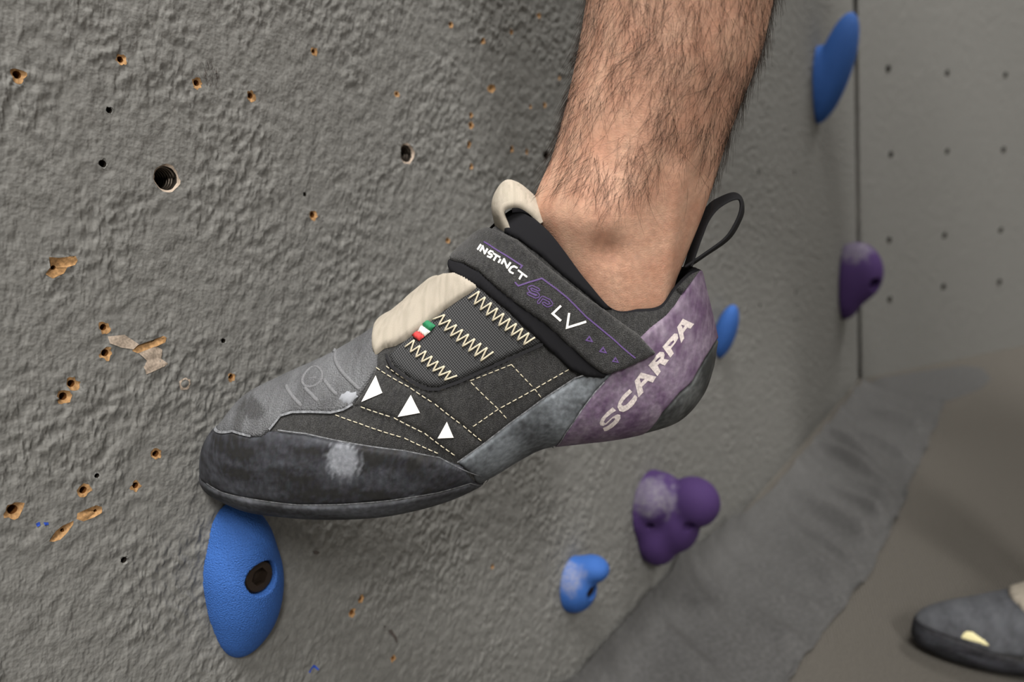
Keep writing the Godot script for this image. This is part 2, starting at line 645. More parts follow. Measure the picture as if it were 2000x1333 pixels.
func make_materials() -> void:
	nz.calm = noise(20, 0.012, 2)
	nz.warp = noise(11, 0.06, 2)
	nz.plate = noise(12, 0.07, 3)
	nz.lumps = noise(13, 0.17, 2)
	nz.fine = noise(14, 0.5, 2)
	nz.rag = noise(15, 0.07, 2)
	nz.chalk = noise(16, 0.05, 4)
	nz.chalk_fine = noise(17, 0.25, 3)
	nz.streak = noise(18, 0.09, 3)
	nz.skin = noise(19, 0.06, 3)
	var speck := tex(noise(31, 0.16, 3), 512, 0.5, 1.0)
	var soft := tex(noise(32, 0.02, 4), 512, 0.72, 1.0)
	var pits := tex(noise(33, 0.09, 2), 512, 0.0, 1.0)
	var nap := tex(noise(34, 0.13, 4), 512, 0.25, 1.0, 1.2)
	var fuzz := tex(noise(43, 0.13, 4), 512, 0.84, 1.0)
	var m: StandardMaterial3D
	m = mat("wall_paint", Color(0.455, 0.455, 0.445), 0.85, 0.35)
	m.albedo_texture = tex(noise(35, 0.05, 4), 1024, 0.86, 1.0)
	m.uv1_scale = Vector3(3.1, 3.1, 1)
	m.heightmap_enabled = true
	m.heightmap_texture = tex(noise(36, 0.12, 4), 1024, 0.0, 1.0)
	m.heightmap_scale = 0.025
	var same := m
	m = mat("rough_paint", same.albedo_color, 0.85, 0.35)       # the same paint where the relief is too far away to model
	m.albedo_texture = same.albedo_texture
	m.uv1_scale = same.uv1_scale
	m.heightmap_enabled = true
	m.heightmap_texture = tex(noise(45, 0.035, 4), 1024, 0.0, 1.0)
	m.heightmap_scale = 0.15
	m = mat("hall_paint", Color(0.72, 0.71, 0.69), 0.9, 0.3)
	m = mat("white_metal", Color(0.85, 0.85, 0.85), 0.5)
	m = mat("lamp_glow", Color(1, 1, 1), 0.6)
	m.emission_enabled = true
	m.emission = Color(1.0, 0.985, 0.965)
	m.emission_energy_multiplier = 2.0
	m = grain(mat("bare_wood", Color(0.74, 0.58, 0.4), 0.85, 0.3), tex(noise(37, 0.03, 3), 256, 0.6, 1.0), 60.0)
	m = grain(mat("pale_plaster", Color(0.72, 0.66, 0.6), 0.95, 0.2), soft, 60.0)
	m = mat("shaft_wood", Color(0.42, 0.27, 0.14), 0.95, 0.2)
	m = mat("shaft_dark", Color(0.16, 0.145, 0.13), 0.9, 0.2)
	m = mat("nut_steel", Color(0.36, 0.33, 0.3), 0.42)
	m.metallic = 0.8
	m = mat("bolt_steel", Color(0.2, 0.165, 0.14), 0.38)
	m.metallic = 0.6
	m = mat("blue_mark", Color(0.1, 0.25, 0.62), 0.8)
	m = mat("scuff", Color(0.3, 0.28, 0.27), 0.95, 0.1)
	m = grain(mat("resin", Color.WHITE, 0.75, 0.35), tex(noise(38, 0.12, 3), 512, 0.66, 1.0), 22.0, pits, 0.06)
	m.vertex_color_use_as_albedo = true
	# floor mat: ribbed carpet, the ribs run along the texture's y
	m = mat("carpet", Color(0.49, 0.474, 0.45), 1.0, 0.1)
	m.albedo_texture = carpet_image(false)
	m.uv1_scale = Vector3(9, 9, 1)
	m.heightmap_enabled = true
	m.heightmap_texture = carpet_image(true)
	m.heightmap_scale = 0.25
	m = grain(mat("canvas", Color(0.335, 0.334, 0.334), 0.8, 0.35), soft, 14.0)
	# shoe
	for k in [["suede", 0.95, nap, 22.0, 0.06], ["rubber", 0.72, soft, 30.0, 0.006], ["pebbled_rubber", 0.8, speck, 20.0, 0.07], ["hide", 0.97, fuzz, 40.0, 0.015]]:
		m = grain(mat(k[0], Color.WHITE, k[1], 0.4), k[2], k[3], pits if k[0] == "pebbled_rubber" else k[2], k[4])
		m.vertex_color_use_as_albedo = true
	MAT.suede.rim_enabled = true
	MAT.suede.rim = 0.25
	m = mat("elastic", Color(0.33, 0.333, 0.34), 0.95, 0.2)
	m.albedo_texture = weave_image()
	m.uv1_scale = Vector3(1000.0 / 12.0, 1000.0 / 12.0, 1)
	m.heightmap_enabled = true
	m.heightmap_texture = m.albedo_texture
	m.heightmap_scale = 0.02
	m = grain(mat("moulding", Color(0.53, 0.535, 0.55), 0.8, 0.4), speck, 20.0)
	m = grain(mat("chalk_trace", Color(0.6, 0.61, 0.63), 0.95, 0.2), tex(noise(44, 0.04, 4), 256, 0.45, 1.0), 40.0)
	m = mat("webbing", Color(0.13, 0.13, 0.14), 0.85, 0.3)
	m = mat("lining", Color(0.11, 0.11, 0.12), 1.0, 0.2)
	m = mat("thread", Color(0.72, 0.69, 0.61), 0.8, 0.3)
	m = mat("print_white", Color(0.93, 0.92, 0.9), 0.6, 0.4)
	m = grain(mat("print_grey", Color(0.84, 0.8, 0.79), 0.65, 0.4), soft, 60.0)
	m = mat("print_cream", Color(0.88, 0.85, 0.66), 0.7)
	m = mat("print_purple", Color(0.33, 0.25, 0.44), 0.6, 0.4)
	m = mat("flag_green", Color(0.08, 0.42, 0.27), 0.8)
	m = mat("flag_white", Color(0.88, 0.87, 0.84), 0.8)
	m = mat("flag_red", Color(0.72, 0.2, 0.2), 0.8)
	m = grain(mat("skin", Color.WHITE, 0.6, 0.4), tex(noise(39, 0.03, 4), 512, 0.82, 1.0), 18.0, tex(noise(40, 0.11, 3), 512, 0.0, 1.0), 0.012)
	m.vertex_color_use_as_albedo = true
	m.subsurf_scatter_enabled = true
	m.subsurf_scatter_strength = 0.12
	m = grain(mat("shorts_cloth", Color(0.2, 0.21, 0.24), 0.95, 0.2), soft, 20.0)
	m = grain(mat("shirt_cloth", Color(0.38, 0.4, 0.43), 0.95, 0.2), soft, 20.0)
	m = mat("hair", Color(0.14, 0.09, 0.055), 0.6, 0.4)

func carpet_image(height: bool) -> ImageTexture:
	var s := 512
	var o := Image.create(s, s, true, Image.FORMAT_RGB8)
	var n := noise(41, 0.07, 3)
	var n2 := noise(42, 0.35, 2)
	for y in s:
		for x in s:
			var rib := 0.5 + 0.5 * cos(TAU * (x + 3.0 * n.get_noise_2d(0, y * 0.3)) / 16.0)
			var f := n2.get_noise_2d(x * 2.0, y)
			var g := clampf(rib * 0.75 + f * 0.4, 0, 1) if height else clampf(0.83 + f * 0.2 + 0.1 * n.get_noise_2d(x, y), 0, 1)
			o.set_pixel(x, y, Color(g, g, g))
	o.generate_mipmaps()
	return ImageTexture.create_from_image(o)

func weave_image() -> ImageTexture:
	var s := 128
	var o := Image.create(s, s, true, Image.FORMAT_RGB8)
	for y in s:
		for x in s:
			var a := fposmod(x * 0.5 + y * 0.75, 12.8)     # threads across the panel
			var b := fposmod(x * 0.75 - y * 0.5, 9.6)
			var g := 0.72 + 0.28 * sin(TAU * (x + y) / 16.0) * 0.6 + 0.16 * sin(TAU * (x - y) / 12.8)
			o.set_pixel(x, y, Color(g, g, g).clamp())
	o.generate_mipmaps()
	return ImageTexture.create_from_image(o)

# ---------------------------------------------------------------- room
const PAINT := 0.9      # depth of the paint relief
const WALL_O := Vector3(-0.2528, 0.0000, -0.1798)
const WALL_A := Vector3(0.5796, 0.0000, -0.8149)
const WALL_B := Vector3(-0.0811, 0.9950, -0.0577)
const WALL_N := Vector3(0.8109, 0.0995, 0.5767)
const TURN_O := Vector3(0.7385, 0.0000, -1.5736)
const TURN_A := Vector3(0.8957, 0.0000, -0.4447)
const TURN_B := Vector3(-0.0123, 0.9996, -0.0249)
const TURN_N := Vector3(0.4446, 0.0278, 0.8953)

func build_room() -> void:
	# floor: the landing mat
	var st := begin()
	var ax := Vector3(WALL_A.x, 0, WALL_A.z)
	for t in [[0, 1, 2], [0, 2, 3]]:
		var v := []
		for k in t: v.append([Vector3(-3.7, 0, 9.0), Vector3(5.6, 0, 9.0), Vector3(5.6, 0, -6.5), Vector3(-3.7, 0, -6.5)][k])
		if (v[0] - v[2]).cross(v[0] - v[1]).y < 0: v = [v[0], v[2], v[1]]
		for p in v:
			st.set_uv(Vector2(p.dot(Vector3(0.96, 0, 0.28)), p.dot(Vector3(-0.28, 0, 0.96))))
			st.add_vertex(p)
	tag(put("floor", done(st), MAT.carpet), "grey brown ribbed carpet landing mat along the climbing wall", "", "", "structure")
	put("mat_body", box(Vector3(-3.7, -0.25, -6.5), Vector3(5.6, -0.005, 9.0)), MAT.carpet, get_node("floor"))
	tag(put("ceiling", box(Vector3(-3.7, 4.0, -6.5), Vector3(5.6, 4.12, 9.0)), MAT.hall_paint), "pale ceiling of the hall", "", "", "structure")
	var wb := Basis(Vector3(-WALL_A.z, 0, WALL_A.x), Vector3.UP, Vector3(-WALL_A.x, 0, -WALL_A.z))
	var w := put("wall_back", box(Vector3(-1, 0, 0), Vector3(8, 4.05, 0.12)), MAT.hall_paint)
	w.transform = Transform3D(wb, WALL_O - WALL_A * 4.2)
	tag(w, "pale plain wall of the hall behind the viewer", "", "", "structure")
	w = put("wall_side", box(Vector3(4.6, 0, -6.4), Vector3(4.72, 4.05, 8.9)), MAT.hall_paint)
	tag(w, "pale plain wall across the hall", "", "", "structure")

	# climbing wall with its holes: [along, up, radius]
	var wood := [160.5, 563.8, 2.8, 206.3, 572.2, 2.4, 243.7, 562.9, 2.6, 274.6, 557.3, 2.7, 322.2, 582.6, 2.2, 387, 560.4, 2, 448.4, 607.7, 2.1, 483.3, 599.7, 2.4, 521.3, 608.6, 2.2, 560.9, 624, 2, 584.9, 577.1, 1.9, 461.6, 547.1, 2, 456.1, 526.4, 2.8, 509.1, 521.7, 2.6, 529.2, 519, 2.5, 456.8, 511.2, 2.1, 539, 553.7, 1.8, 560.1, 555, 2.5, 305.3, 491.1, 2.8, 422.5, 461.5, 2, 174.5, 452.8, 2.6, 173, 440.9, 2.9, 155.6, 431, 2.8, 151.1, 426.3, 3, 235.4, 412.3, 2.3, 187.4, 385.8, 2.7, 174.5, 374.1, 2.5, 150.9, 381.3, 2.8, 121.6, 384.1, 3.5, 301.2, 244.1, 2.5, 293, 238.6, 2.8, 322.2, 187.2, 2.3, 437.2, 199.3, 2, 461.1, 540, 2.6]
	var dark := [188.7, 526.4, 2.1, 196.3, 550, 1.8, 234.2, 432.6, 1.6, 301.4, 503.5, 1.5, 157.7, 386, 1.4, 161.7, 340.8, 1.8, 557.9, 514.6, 5.1, 1232.7, 632.6, 4.5, 1084.9, 469.3, 4.6, 1250.4, 459.5, 4.7, 1085.6, 281.9, 4.7, 1258.7, 270.9, 4.5]
	var nut := [218.4, 518, 6.9, 390.1, 522.9, 6.7]
	var chips := [
		[157.3, 488.2, 161.1, 487.3, 168.5, 487.1, 169, 485, 167.7, 483.2, 163.5, 482.7, 161.9, 480.3, 156.8, 478.8, 154.4, 481.1, 156.7, 483.8],
		[185.9, 441, 188.6, 441.2, 202.2, 442.6, 203.4, 441.4, 202.1, 439.3, 194.1, 437.7, 187.4, 437.5, 185.1, 439.1],
		[145.1, 369.6, 146, 372, 148.6, 372.2, 154.6, 372.4, 157, 370.5, 156.3, 368, 152.7, 367.2, 147.6, 367.3],
		[131.9, 364.7, 135.4, 368.1, 138.8, 369.2, 143.8, 369.3, 143.1, 367.8, 139.7, 365.2, 136.5, 363.5, 133.7, 363.7],
		[484.3, 564.3, 484.1, 567.2, 488.2, 569.5, 493.2, 568.9, 494.1, 566, 489.8, 562.9]]
	var chip_shaft := [158.4, 483.4, 1.1, 196.6, 442, 0.9, 154, 369.8, 0.8, 138.6, 366.9, 0.9, 489, 566.2, 1]
	var cuts := []
	var linings := []
	for k in range(0, wood.size(), 3):
		var c := Vector2(wood[k], wood[k + 1]) * 0.001
		var r: float = wood[k + 2] * 0.001
		var o := ragged(c, r * 1.05, k, 0.45)
		cuts.append(o)
		var sc: Vector2 = c + Vector2(-0.1, 0.12) * r
		linings.append(["screw_hole", hole_lining(o, PAINT, sc, r * 0.58, r * 0.28, 0.014), MAT.bare_wood, MAT.shaft_wood])
	for k in range(0, dark.size(), 3):
		var c := Vector2(dark[k], dark[k + 1]) * 0.001
		var r: float = dark[k + 2] * 0.001
		var o := ragged(c, r, k + 400, 0.5)
		cuts.append(o)
		linings.append(["drill_hole", hole_lining(o, PAINT, c, r * 0.8, r * 0.25, 0.02), MAT.wall_paint, MAT.shaft_dark])
	for k in chips.size():
		var o := pv(chips[k])
		for q in o.size(): o[q] *= 0.001
		if Geometry2D.is_polygon_clockwise(o): o.reverse()
		cuts.append(o)
		linings.append(["wood_chip", hole_lining(o, PAINT, Vector2(chip_shaft[k * 3], chip_shaft[k * 3 + 1]) * 0.001, chip_shaft[k * 3 + 2] * 0.001, 0.0012, 0.012), MAT.bare_wood, MAT.shaft_wood])
	var nuts := []
	for k in range(0, nut.size(), 3):
		var c := Vector2(nut[k], nut[k + 1]) * 0.001
		var r: float = nut[k + 2] * 0.001
		var o := ragged(c, r, k + 900, 0.12, 28)
		cuts.append(o)
		linings.append(["bolt_hole", hole_lining(o, PAINT, c, r * 0.84, 0.0012, 0.022), MAT.pale_plaster, MAT.shaft_dark])
		nuts.append([c, r])
	var node := base("wall_left", WALL_O, Basis(WALL_A, WALL_B, WALL_N))
	tag(node, "grey textured climbing wall with screw holes and chipped paint", "", "", "structure")
	var fine := func(s: float, t: float) -> Vector2:
		var b := t * 0.72
		var far := 1.7104 + -0.12726 * b - 0.003
		return Vector2(0.08 * pow(far / 0.08, s), b)
	put("painted_face", wall_mesh(880, 560, fine, PAINT, cuts), MAT.wall_paint, node)
	var rest := func(s: float, t: float) -> Vector2: return Vector2(lerpf(-0.7, 0.08, s), t * 1.5)
	put("painted_face", wall_mesh(240, 460, rest, PAINT, []), MAT.wall_paint, node)
	rest = func(s: float, t: float) -> Vector2:
		var b := lerpf(0.72, 1.5, t)
		return Vector2(0.08 * pow((1.7104 + -0.12726 * b - 0.003) / 0.08, s), b)
	put("painted_face", wall_mesh(480, 240, rest, PAINT, []), MAT.wall_paint, node)
	rest = func(s: float, t: float) -> Vector2: return Vector2(lerpf(-4.2, -0.7, s), t * 1.5)
	put("painted_face", wall_mesh(40, 40, rest, PAINT, []), MAT.rough_paint, node)
	rest = func(s: float, t: float) -> Vector2: return Vector2(lerpf(-4.2, 0.08, s), lerpf(1.5, 4.1, t))
	put("painted_face", wall_mesh(40, 40, rest, PAINT, []), MAT.rough_paint, node)
	rest = func(s: float, t: float) -> Vector2:
		var b := lerpf(1.5, 4.1, t)
		return Vector2(lerpf(0.08, 1.7104 + -0.12726 * b - 0.003, s), b)
	put("painted_face", wall_mesh(60, 60, rest, PAINT, []), MAT.rough_paint, node)
	put("plywood_back", box(Vector3(-4.2, -0.02, -0.1), Vector3(1.7104 + 0.08, 4.1, -0.04)), MAT.hall_paint, node)
	for e in linings:
		var lip := put(e[0], e[1][0], e[2], node)
		put("shaft", e[1][1], e[3], lip)
	for e in nuts:                                   # threaded barrel deep in each bolt hole
		st = begin()
		for k in 9:
			var ring := PackedVector3Array()
			for q in 25: ring.append(Vector3(cos(TAU * q / 24.0), sin(TAU * q / 24.0), 0) * (e[1] * (0.8 - 0.012 * k)) + Vector3(e[0].x, e[0].y, -0.003 - 0.0022 * k - 0.00009 * q))
			tube(st, ring, 0.0007, 5)
		put("threaded_barrel", done(st), MAT.nut_steel, node)
	# flat marks on the paint
	for f in [[175.3, 448.5, 183, 447.6, 185.8, 444.8, 188.7, 441.6, 185.7, 439.8, 180.2, 442, 175.4, 445.2], [187.8, 437.4, 196.9, 438.6, 200.1, 436.2, 198.8, 431.7, 201.8, 428.3, 194.7, 427.1, 189.6, 426.3, 189.1, 430.3, 191.1, 432.8]]:
		put("paint_flake", mark_mesh(pv(f)), MAT.pale_plaster, node)
	for f in [[128.4, 374.8, 130.1, 375, 130, 373.3, 128.7, 373.2], [131.5, 374.1, 133.4, 373.3, 133.2, 372.1, 131.7, 372.3], [253.8, 220, 255.2, 221.6, 257.7, 222.6, 259.3, 221.6, 260.8, 218.1, 259.8, 217.9, 258, 221.1, 256, 220.6, 254.6, 219.4]]:
		put("blue_fleck", mark_mesh(pv(f)), MAT.blue_mark, node)
	for f in [[269.8, 293.5, 272.5, 292.6, 274.8, 290.1, 273.5, 289.7, 270.2, 291.3], [316.9, 216, 318.7, 214.4, 317.9, 213.8, 316.4, 214.9], [320.2, 210.2, 324.2, 208.4, 325, 206, 327.3, 200.8, 327.4, 196.8, 326, 197.4, 324.8, 201.7, 321.2, 207.9]]:
		put("dark_scrape", mark_mesh(pv(f)), MAT.scuff, node)
	var ring_o := pv([208.4, 416.3, 3.4])
	st = begin()
	var rc := Vector2(ring_o[0].x, ring_o[0].y) * 0.001
	var rr := 0.0031
	for k in 24:
		var a0 := TAU * k / 24.0
		var a1 := TAU * (k + 1) / 24.0
		var pts := []
		for z in [[a0, 1.0], [a1, 1.0], [a1, 0.68], [a0, 0.68]]:
			var q: Vector2 = rc + Vector2(cos(z[0]), sin(z[0])) * rr * z[1] * (1.0 + (0.25 * nz.rag.get_noise_2d(cos(z[0]) * 20, sin(z[0]) * 20) if z[1] == 1.0 else 0.0))
			pts.append(Vector3(q.x, q.y, relief(q.x, q.y, PAINT) + 0.0003))
		quad(st, pts[0], pts[1], pts[2], pts[3], Vector3(0, 0, 1))
	put("scored_ring", done(st), MAT.pale_plaster, node)
	for k in 46:                                     # black scuff left by a shoe, many small scratches
		var c := pv([252, 566.9, 252.4, 564.4])
		var p: Vector2 = c[0] * 0.001 + Vector2(hash1(k * 1.7) - 0.5, (hash1(k * 2.9) - 0.5) * 1.3) * 0.009
		var l := 0.0008 + 0.0018 * hash1(k * 7.7)
		var d := Vector2(0.35, 1).rotated(hash1(k * 5.1) - 0.5) * l
		var wd := Vector2(d.y, -d.x).normalized() * 0.00022
		var sc := PackedVector2Array([p * 1000, (p + wd) * 1000, (p + d) * 1000, (p + d - wd) * 1000])
		put("scuff_mark", mark_mesh(sc), MAT.scuff, node)

	# the wall beyond the corner, turned into the room
	var grid_holes := [-9.5, 626.9, 7.4, 163.1, 623, 6.7, 351, 622.7, 6.5, 23.8, 466.5, 6.6, 193.7, 468.9, 6.4, 380.9, 468.4, 7.3, 47.2, 294.6, 6.9, 220.4, 292.5, 7.2, 413.8, 291.1, 7.5, 69.4, 167.5, 7, 239.6, 177.4, 7.3, 437, 169.1, 7.7]
	cuts = []
	linings = []
	for k in range(0, grid_holes.size(), 3):
		var c := Vector2(grid_holes[k], grid_holes[k + 1]) * 0.001
		var o := ragged(c, grid_holes[k + 2] * 0.001, k, 0.2)
		cuts.append(o)
		linings.append(hole_lining(o, 0.7, c, grid_holes[k + 2] * 0.0009, 0.001, 0.03))
	node = base("wall_right", TURN_O, Basis(TURN_A, TURN_B, TURN_N))
	tag(node, "grey climbing wall beyond the corner with a grid of small bolt holes", "", "", "structure")
	rest = func(s: float, t: float) -> Vector2:
		var b := t * 0.9
		return Vector2(lerpf(0.01 + -0.15989 * b, 0.9, s), b)
	put("painted_face", wall_mesh(150, 150, rest, 0.7, cuts), MAT.wall_paint, node)
	rest = func(s: float, t: float) -> Vector2:
		var b := lerpf(0.9, 4.1, t)
		return Vector2(lerpf(0.01 + -0.15989 * b, 0.9, s), b)
	put("painted_face", wall_mesh(20, 60, rest, 0.7, []), MAT.wall_paint, node)
	rest = func(s: float, t: float) -> Vector2: return Vector2(lerpf(0.9, 4.9, s), t * 4.1)
	put("painted_face", wall_mesh(60, 60, rest, 0.7, []), MAT.wall_paint, node)
	put("plywood_back", box(Vector3(0.0, -0.02, -0.1), Vector3(4.9, 4.1, -0.04)), MAT.hall_paint, node)
	for e in linings:
		var lip := put("bolt_hole", e[0], MAT.shaft_dark, node)
		put("shaft", e[1], MAT.shaft_dark, lip)

func mark_mesh(o: PackedVector2Array) -> ArrayMesh:      # a thin flat mark that follows the relief of the paint (outline in mm)
	var st := begin()
	var lo := o[0]
	var hi := o[0]
	for p in o:
		lo = lo.min(p)
		hi = hi.max(p)
	var step := clampf((hi - lo).length() / 12.0, 0.3, 1.5)
	var y := lo.y
	while y < hi.y:
		var x := lo.x
		while x < hi.x:
			for q in Geometry2D.intersect_polygons(PackedVector2Array([Vector2(x, y), Vector2(x + step, y), Vector2(x + step, y + step), Vector2(x, y + step)]), o):
				var t := Geometry2D.triangulate_polygon(q)
				for k in range(0, t.size(), 3):
					var v := []
					for z in 3:
						var p: Vector2 = q[t[k + z]] * 0.001
						v.append(Vector3(p.x, p.y, relief(p.x, p.y, PAINT) + 0.00035))
					tri(st, v[0], v[1], v[2], Vector3(0, 0, 1))
			x += step
		y += step
	return done(st)

# ---------------------------------------------------------------- covers over the gap between mat and wall
func build_mat_covers() -> void:
	var edge := pv([1652.5, 170.7, 1526.3, 173, 1295.3, 177.4, 1100.5, 182.4, 945.4, 181.1, 857.5, 174.4, 789.7, 166.2, 734.3, 160, 692, 156.8])
	var inner := pv([1618, 32.8, 1471.9, 18.7, 1266.2, 19, 1064.6, 15.6, 928.8, 11.5])
	var n := noise(51, 0.018, 3)
	var ridges := []                                     # [where along the wall, slant, width, height, phase]
	for k in 30: ridges.append([1.95 - 0.06 * k + 0.04 * hash1(k * 3.1), -0.25 - 0.5 * hash1(k * 5.7), 0.009 + 0.016 * hash1(k * 8.3), 0.008 + 0.016 * hash1(k * 2.3), 2.0 + 4.0 * hash1(k * 9.1)])
	var st := begin()
	var rows := []
	var a := edge[0].x * 0.001
	while a > -1.0:
		# outer edge at this distance along the wall
		var off := edge[edge.size() - 1].y
		for k in edge.size() - 1:
			if a * 1000 <= edge[k].x and a * 1000 > edge[k + 1].x:
				off = lerpf(edge[k].y, edge[k + 1].y, (edge[k].x - a * 1000) / (edge[k].x - edge[k + 1].x))
		off = off * 0.001 + 0.005 * n.get_noise_1d(a * 600.0)
		var near := smoothstep(1.1, 0.75, a)             # nearer the viewer the cover climbs up the wall a little
		var row := []
		for j in 61:
			var s := j / 60.0
			var x := lerpf(lerpf(0.02, 0.002, near), off, s)
			# broad folds run across the cover, slanting
			var y := 0.003 + 0.003 * smoothstep(edge[0].x * 0.001 - 0.12, edge[0].x * 0.001 - 0.04, a)
			for r in ridges:
				var d: float = (a - r[0] - (x - 0.1) * r[1]) / r[2]
				if absf(d) < 3.0: y += r[3] * exp(-d * d) * (1.0 - smoothstep(0.8, 1.0, s) * 0.85) * (0.55 + 0.45 * sin(s * r[4] + r[4]))
			y += lerpf(0.012 * exp(-s * 9.0), 0.035 * exp(-s * 14.0), near)
			y += 0.0016 * n.get_noise_2d(a * 900.0, x * 900.0)
			y += 0.004 * smoothstep(0.965, 1.0, s) * maxf(0.0, n.get_noise_1d(a * 700.0 + 77.0)) * 3.0
			row.append(WALL_O + WALL_A * a + Vector3(-WALL_A.z, 0, WALL_A.x) * x + Vector3(0, maxf(y, 0.0015), 0))
		rows.append(row)
		a -= 0.005 if a > 0.35 else 0.03
	cover_mesh(st, rows)
	tag(put("mat_cover", done(st), MAT.canvas), "long wrinkled grey canvas flap covering the gap between mat and wall", "cover", "canvas covers along the wall")
	st = begin()
	rows = []
	var top := pv([740.7, -1541, 793.7, -1587, 900.3, -1628.4, 1010.3, -1664.5, 1045.5, -1649.9, 1026.7, -1587])
	var low := pv([666.9, -1421.9, 687.2, -1400.1, 785.3, -1400.1, 887.8, -1461.6, 964.8, -1515.7, 1018.9, -1573.6])
	for i in 31:
		var row := []
		var t := i / 30.0 * 5.0
		var k := mini(int(t), 4)
		for j in 17:
			var s := j / 16.0
			var p := top[k].lerp(top[k + 1], t - k).lerp(low[k].lerp(low[k + 1], t - k), s) * 0.001
			row.append(Vector3(p.x, 0.0012 + 0.0015 * sin(PI * s) * (0.5 + 0.5 * sin(i * 0.5 + s * 2.0)) * sin(PI * clampf(i / 28.0, 0, 1)), p.y))
		rows.append(row)
	cover_mesh(st, rows)
	tag(put("mat_cover", done(st), MAT.canvas), "short grey canvas flap with a rounded end at the wall corner", "cover", "canvas covers along the wall")

func cover_mesh(st: SurfaceTool, rows: Array) -> void:
	var nj: int = rows[0].size()
	for i in rows.size() - 1:
		for j in nj - 1:
			quad(st, rows[i][j], rows[i + 1][j], rows[i + 1][j + 1], rows[i][j + 1], Vector3.UP)
	var dn := Vector3(0, -0.0014, 0)
	for i in rows.size() - 1:
		quad(st, rows[i][nj - 1], rows[i + 1][nj - 1], rows[i + 1][nj - 1] + dn, rows[i][nj - 1] + dn, rows[i][nj - 1] - rows[i][nj - 2])
	for j in nj - 1:
		quad(st, rows[0][j], rows[0][j + 1], rows[0][j + 1] + dn, rows[0][j] + dn, rows[0][j] - rows[1][j])

# ---------------------------------------------------------------- holds
func hold(called: String, label: String, group: String, at: Array, parts: Array, blend: float, cuts: Array, cell: float, col: Color, chalk := [], bolt := []) -> Node3D:
	var o := base(called, WALL_O + WALL_A * (at[0] * 0.001) + WALL_B * (at[1] * 0.001) - WALL_N * 0.0004, Basis(WALL_A, WALL_B, WALL_N))
	tag(o, label, "climbing hold", group)
	put("grip", blob_mesh(parts, blend, cuts, cell, col, chalk), MAT.resin, o)
	if bolt.size():
		var ax := Vector3(bolt[3], bolt[4], bolt[5]).normalized()
		var x := Vector3(0, 1, 0).cross(ax).normalized()
		var b := base("bolt", Vector3(bolt[0], bolt[1], bolt[2]) * 0.001, Basis(x, ax.cross(x), ax), o)
		var r: float = bolt[6] * 0.001
		var st := begin()
		st.set_smooth_group(-1)
		var hexa := 24
		for k in hexa:
			var a0 := TAU * k / hexa
			var a1 := TAU * (k + 1) / hexa
			var c0 := Vector3(cos(a0), sin(a0), 0)
			var c1 := Vector3(cos(a1), sin(a1), 0)
			var h0 := c0 * (0.5 * cos(PI / 6) / cos(fposmod(a0, PI / 3) - PI / 6))
			var h1 := c1 * (0.5 * cos(PI / 6) / cos(fposmod(a1, PI / 3) - PI / 6))
			var up := Vector3(0, 0, r * 0.55)
			quad(st, c0 * r, c1 * r, c1 * r + up * 0.8, c0 * r + up * 0.8, c0)
			quad(st, c0 * r + up * 0.8, c1 * r + up * 0.8, c1 * r * 0.9 + up, c0 * r * 0.9 + up, Vector3(0, 0, 1))
			quad(st, c0 * r * 0.9 + up, c1 * r * 0.9 + up, h1 * r * 1.15 + up, h0 * r * 1.15 + up, Vector3(0, 0, 1))
			quad(st, h0 * r * 1.15 + up, h1 * r * 1.15 + up, h1 * r * 1.1 + up * 0.2, h0 * r * 1.1 + up * 0.2, -c0)
			tri(st, h0 * r * 1.1 + up * 0.2, h1 * r * 1.1 + up * 0.2, up * 0.2, Vector3(0, 0, 1))
		put("socket_head", done(st), MAT.bolt_steel, b)
	return o

func build_holds() -> void:
	var blue := lin(56, 104, 182)
	var purple := lin(78, 54, 110)
	hold("foothold", "blue foothold under the toe of the raised shoe with dark bolt", "blue holds", [220.5, 303.4],
		[[0, -2, 0, 23, 36, 22], [2, 19, 3, 15, 21, 20], [0, 28, 0, 12, 14, 14], [-2, -18, 0, 19, 27, 16], [-7, -30, 0, 11, 16, 9]], 6.0,
		[[0, 3, 22, 0, 0, 1, 9.3, 8.0]], 1.1, blue, [], [0, 3, 13.2, 0, 0, 1, 8.9])
	hold("foothold", "small blue foothold with a dark bolt, low beside the mat cover", "blue holds", [550.4, 128.4],
		[[0, -4, 0, 22, 27, 24], [6, 14, 20, 14, 12, 16]], 8.0, [[-2, -6, 24, -0.35, -0.1, 1, 6.5, 8]], 1.5, blue, [[-18, 14, 8, 18]], [0, -5, 16, -0.35, -0.1, 1, 6.2])
	hold("foothold", "blue foothold seen past the heel of the raised shoe", "blue holds", [927, 281.6],
		[[0, 0, 9, 18, 37, 13, 18]], 8.0, [], 2.0, blue)
	hold("handhold", "long blue hold high up beside the wall corner", "blue holds", [1373.3, 613],
		[[0, 0, 26, 30, 86, 27, 18], [0, -10, 0, 28, 50, 28]], 10.0, [], 3.0, blue)
	hold("handhold", "heart shaped purple hold with two dents above the mat cover", "purple holds", [712.9, 124.2],
		[[0, 10, 0, 40, 40, 28], [0, -18, 10, 32, 38, 26], [4, -2, 30, 28, 36, 26], [6, 22, 50, 25, 27, 28], [-6, 24, 16, 34, 27, 22]], 7.0, [[-30, 4, 16, -1, 0.1, 0.5, 4, 7], [-14, 2, 54, -0.8, -0.2, 1, 6, 9]], 2.2, purple, [[-26, 36, 20, 26]])
	hold("handhold", "rounded purple hold with a dark hole in front of the wall corner", "purple holds", [1568.7, 241.1],
		[[0, -12, 0, 40, 68, 38], [2, 12, 22, 36, 58, 48]], 16.0, [[-14, -6, 58, -0.8, -0.2, 1, 11, 20]], 3.6, purple, [[-20, 62, 26, 32]])

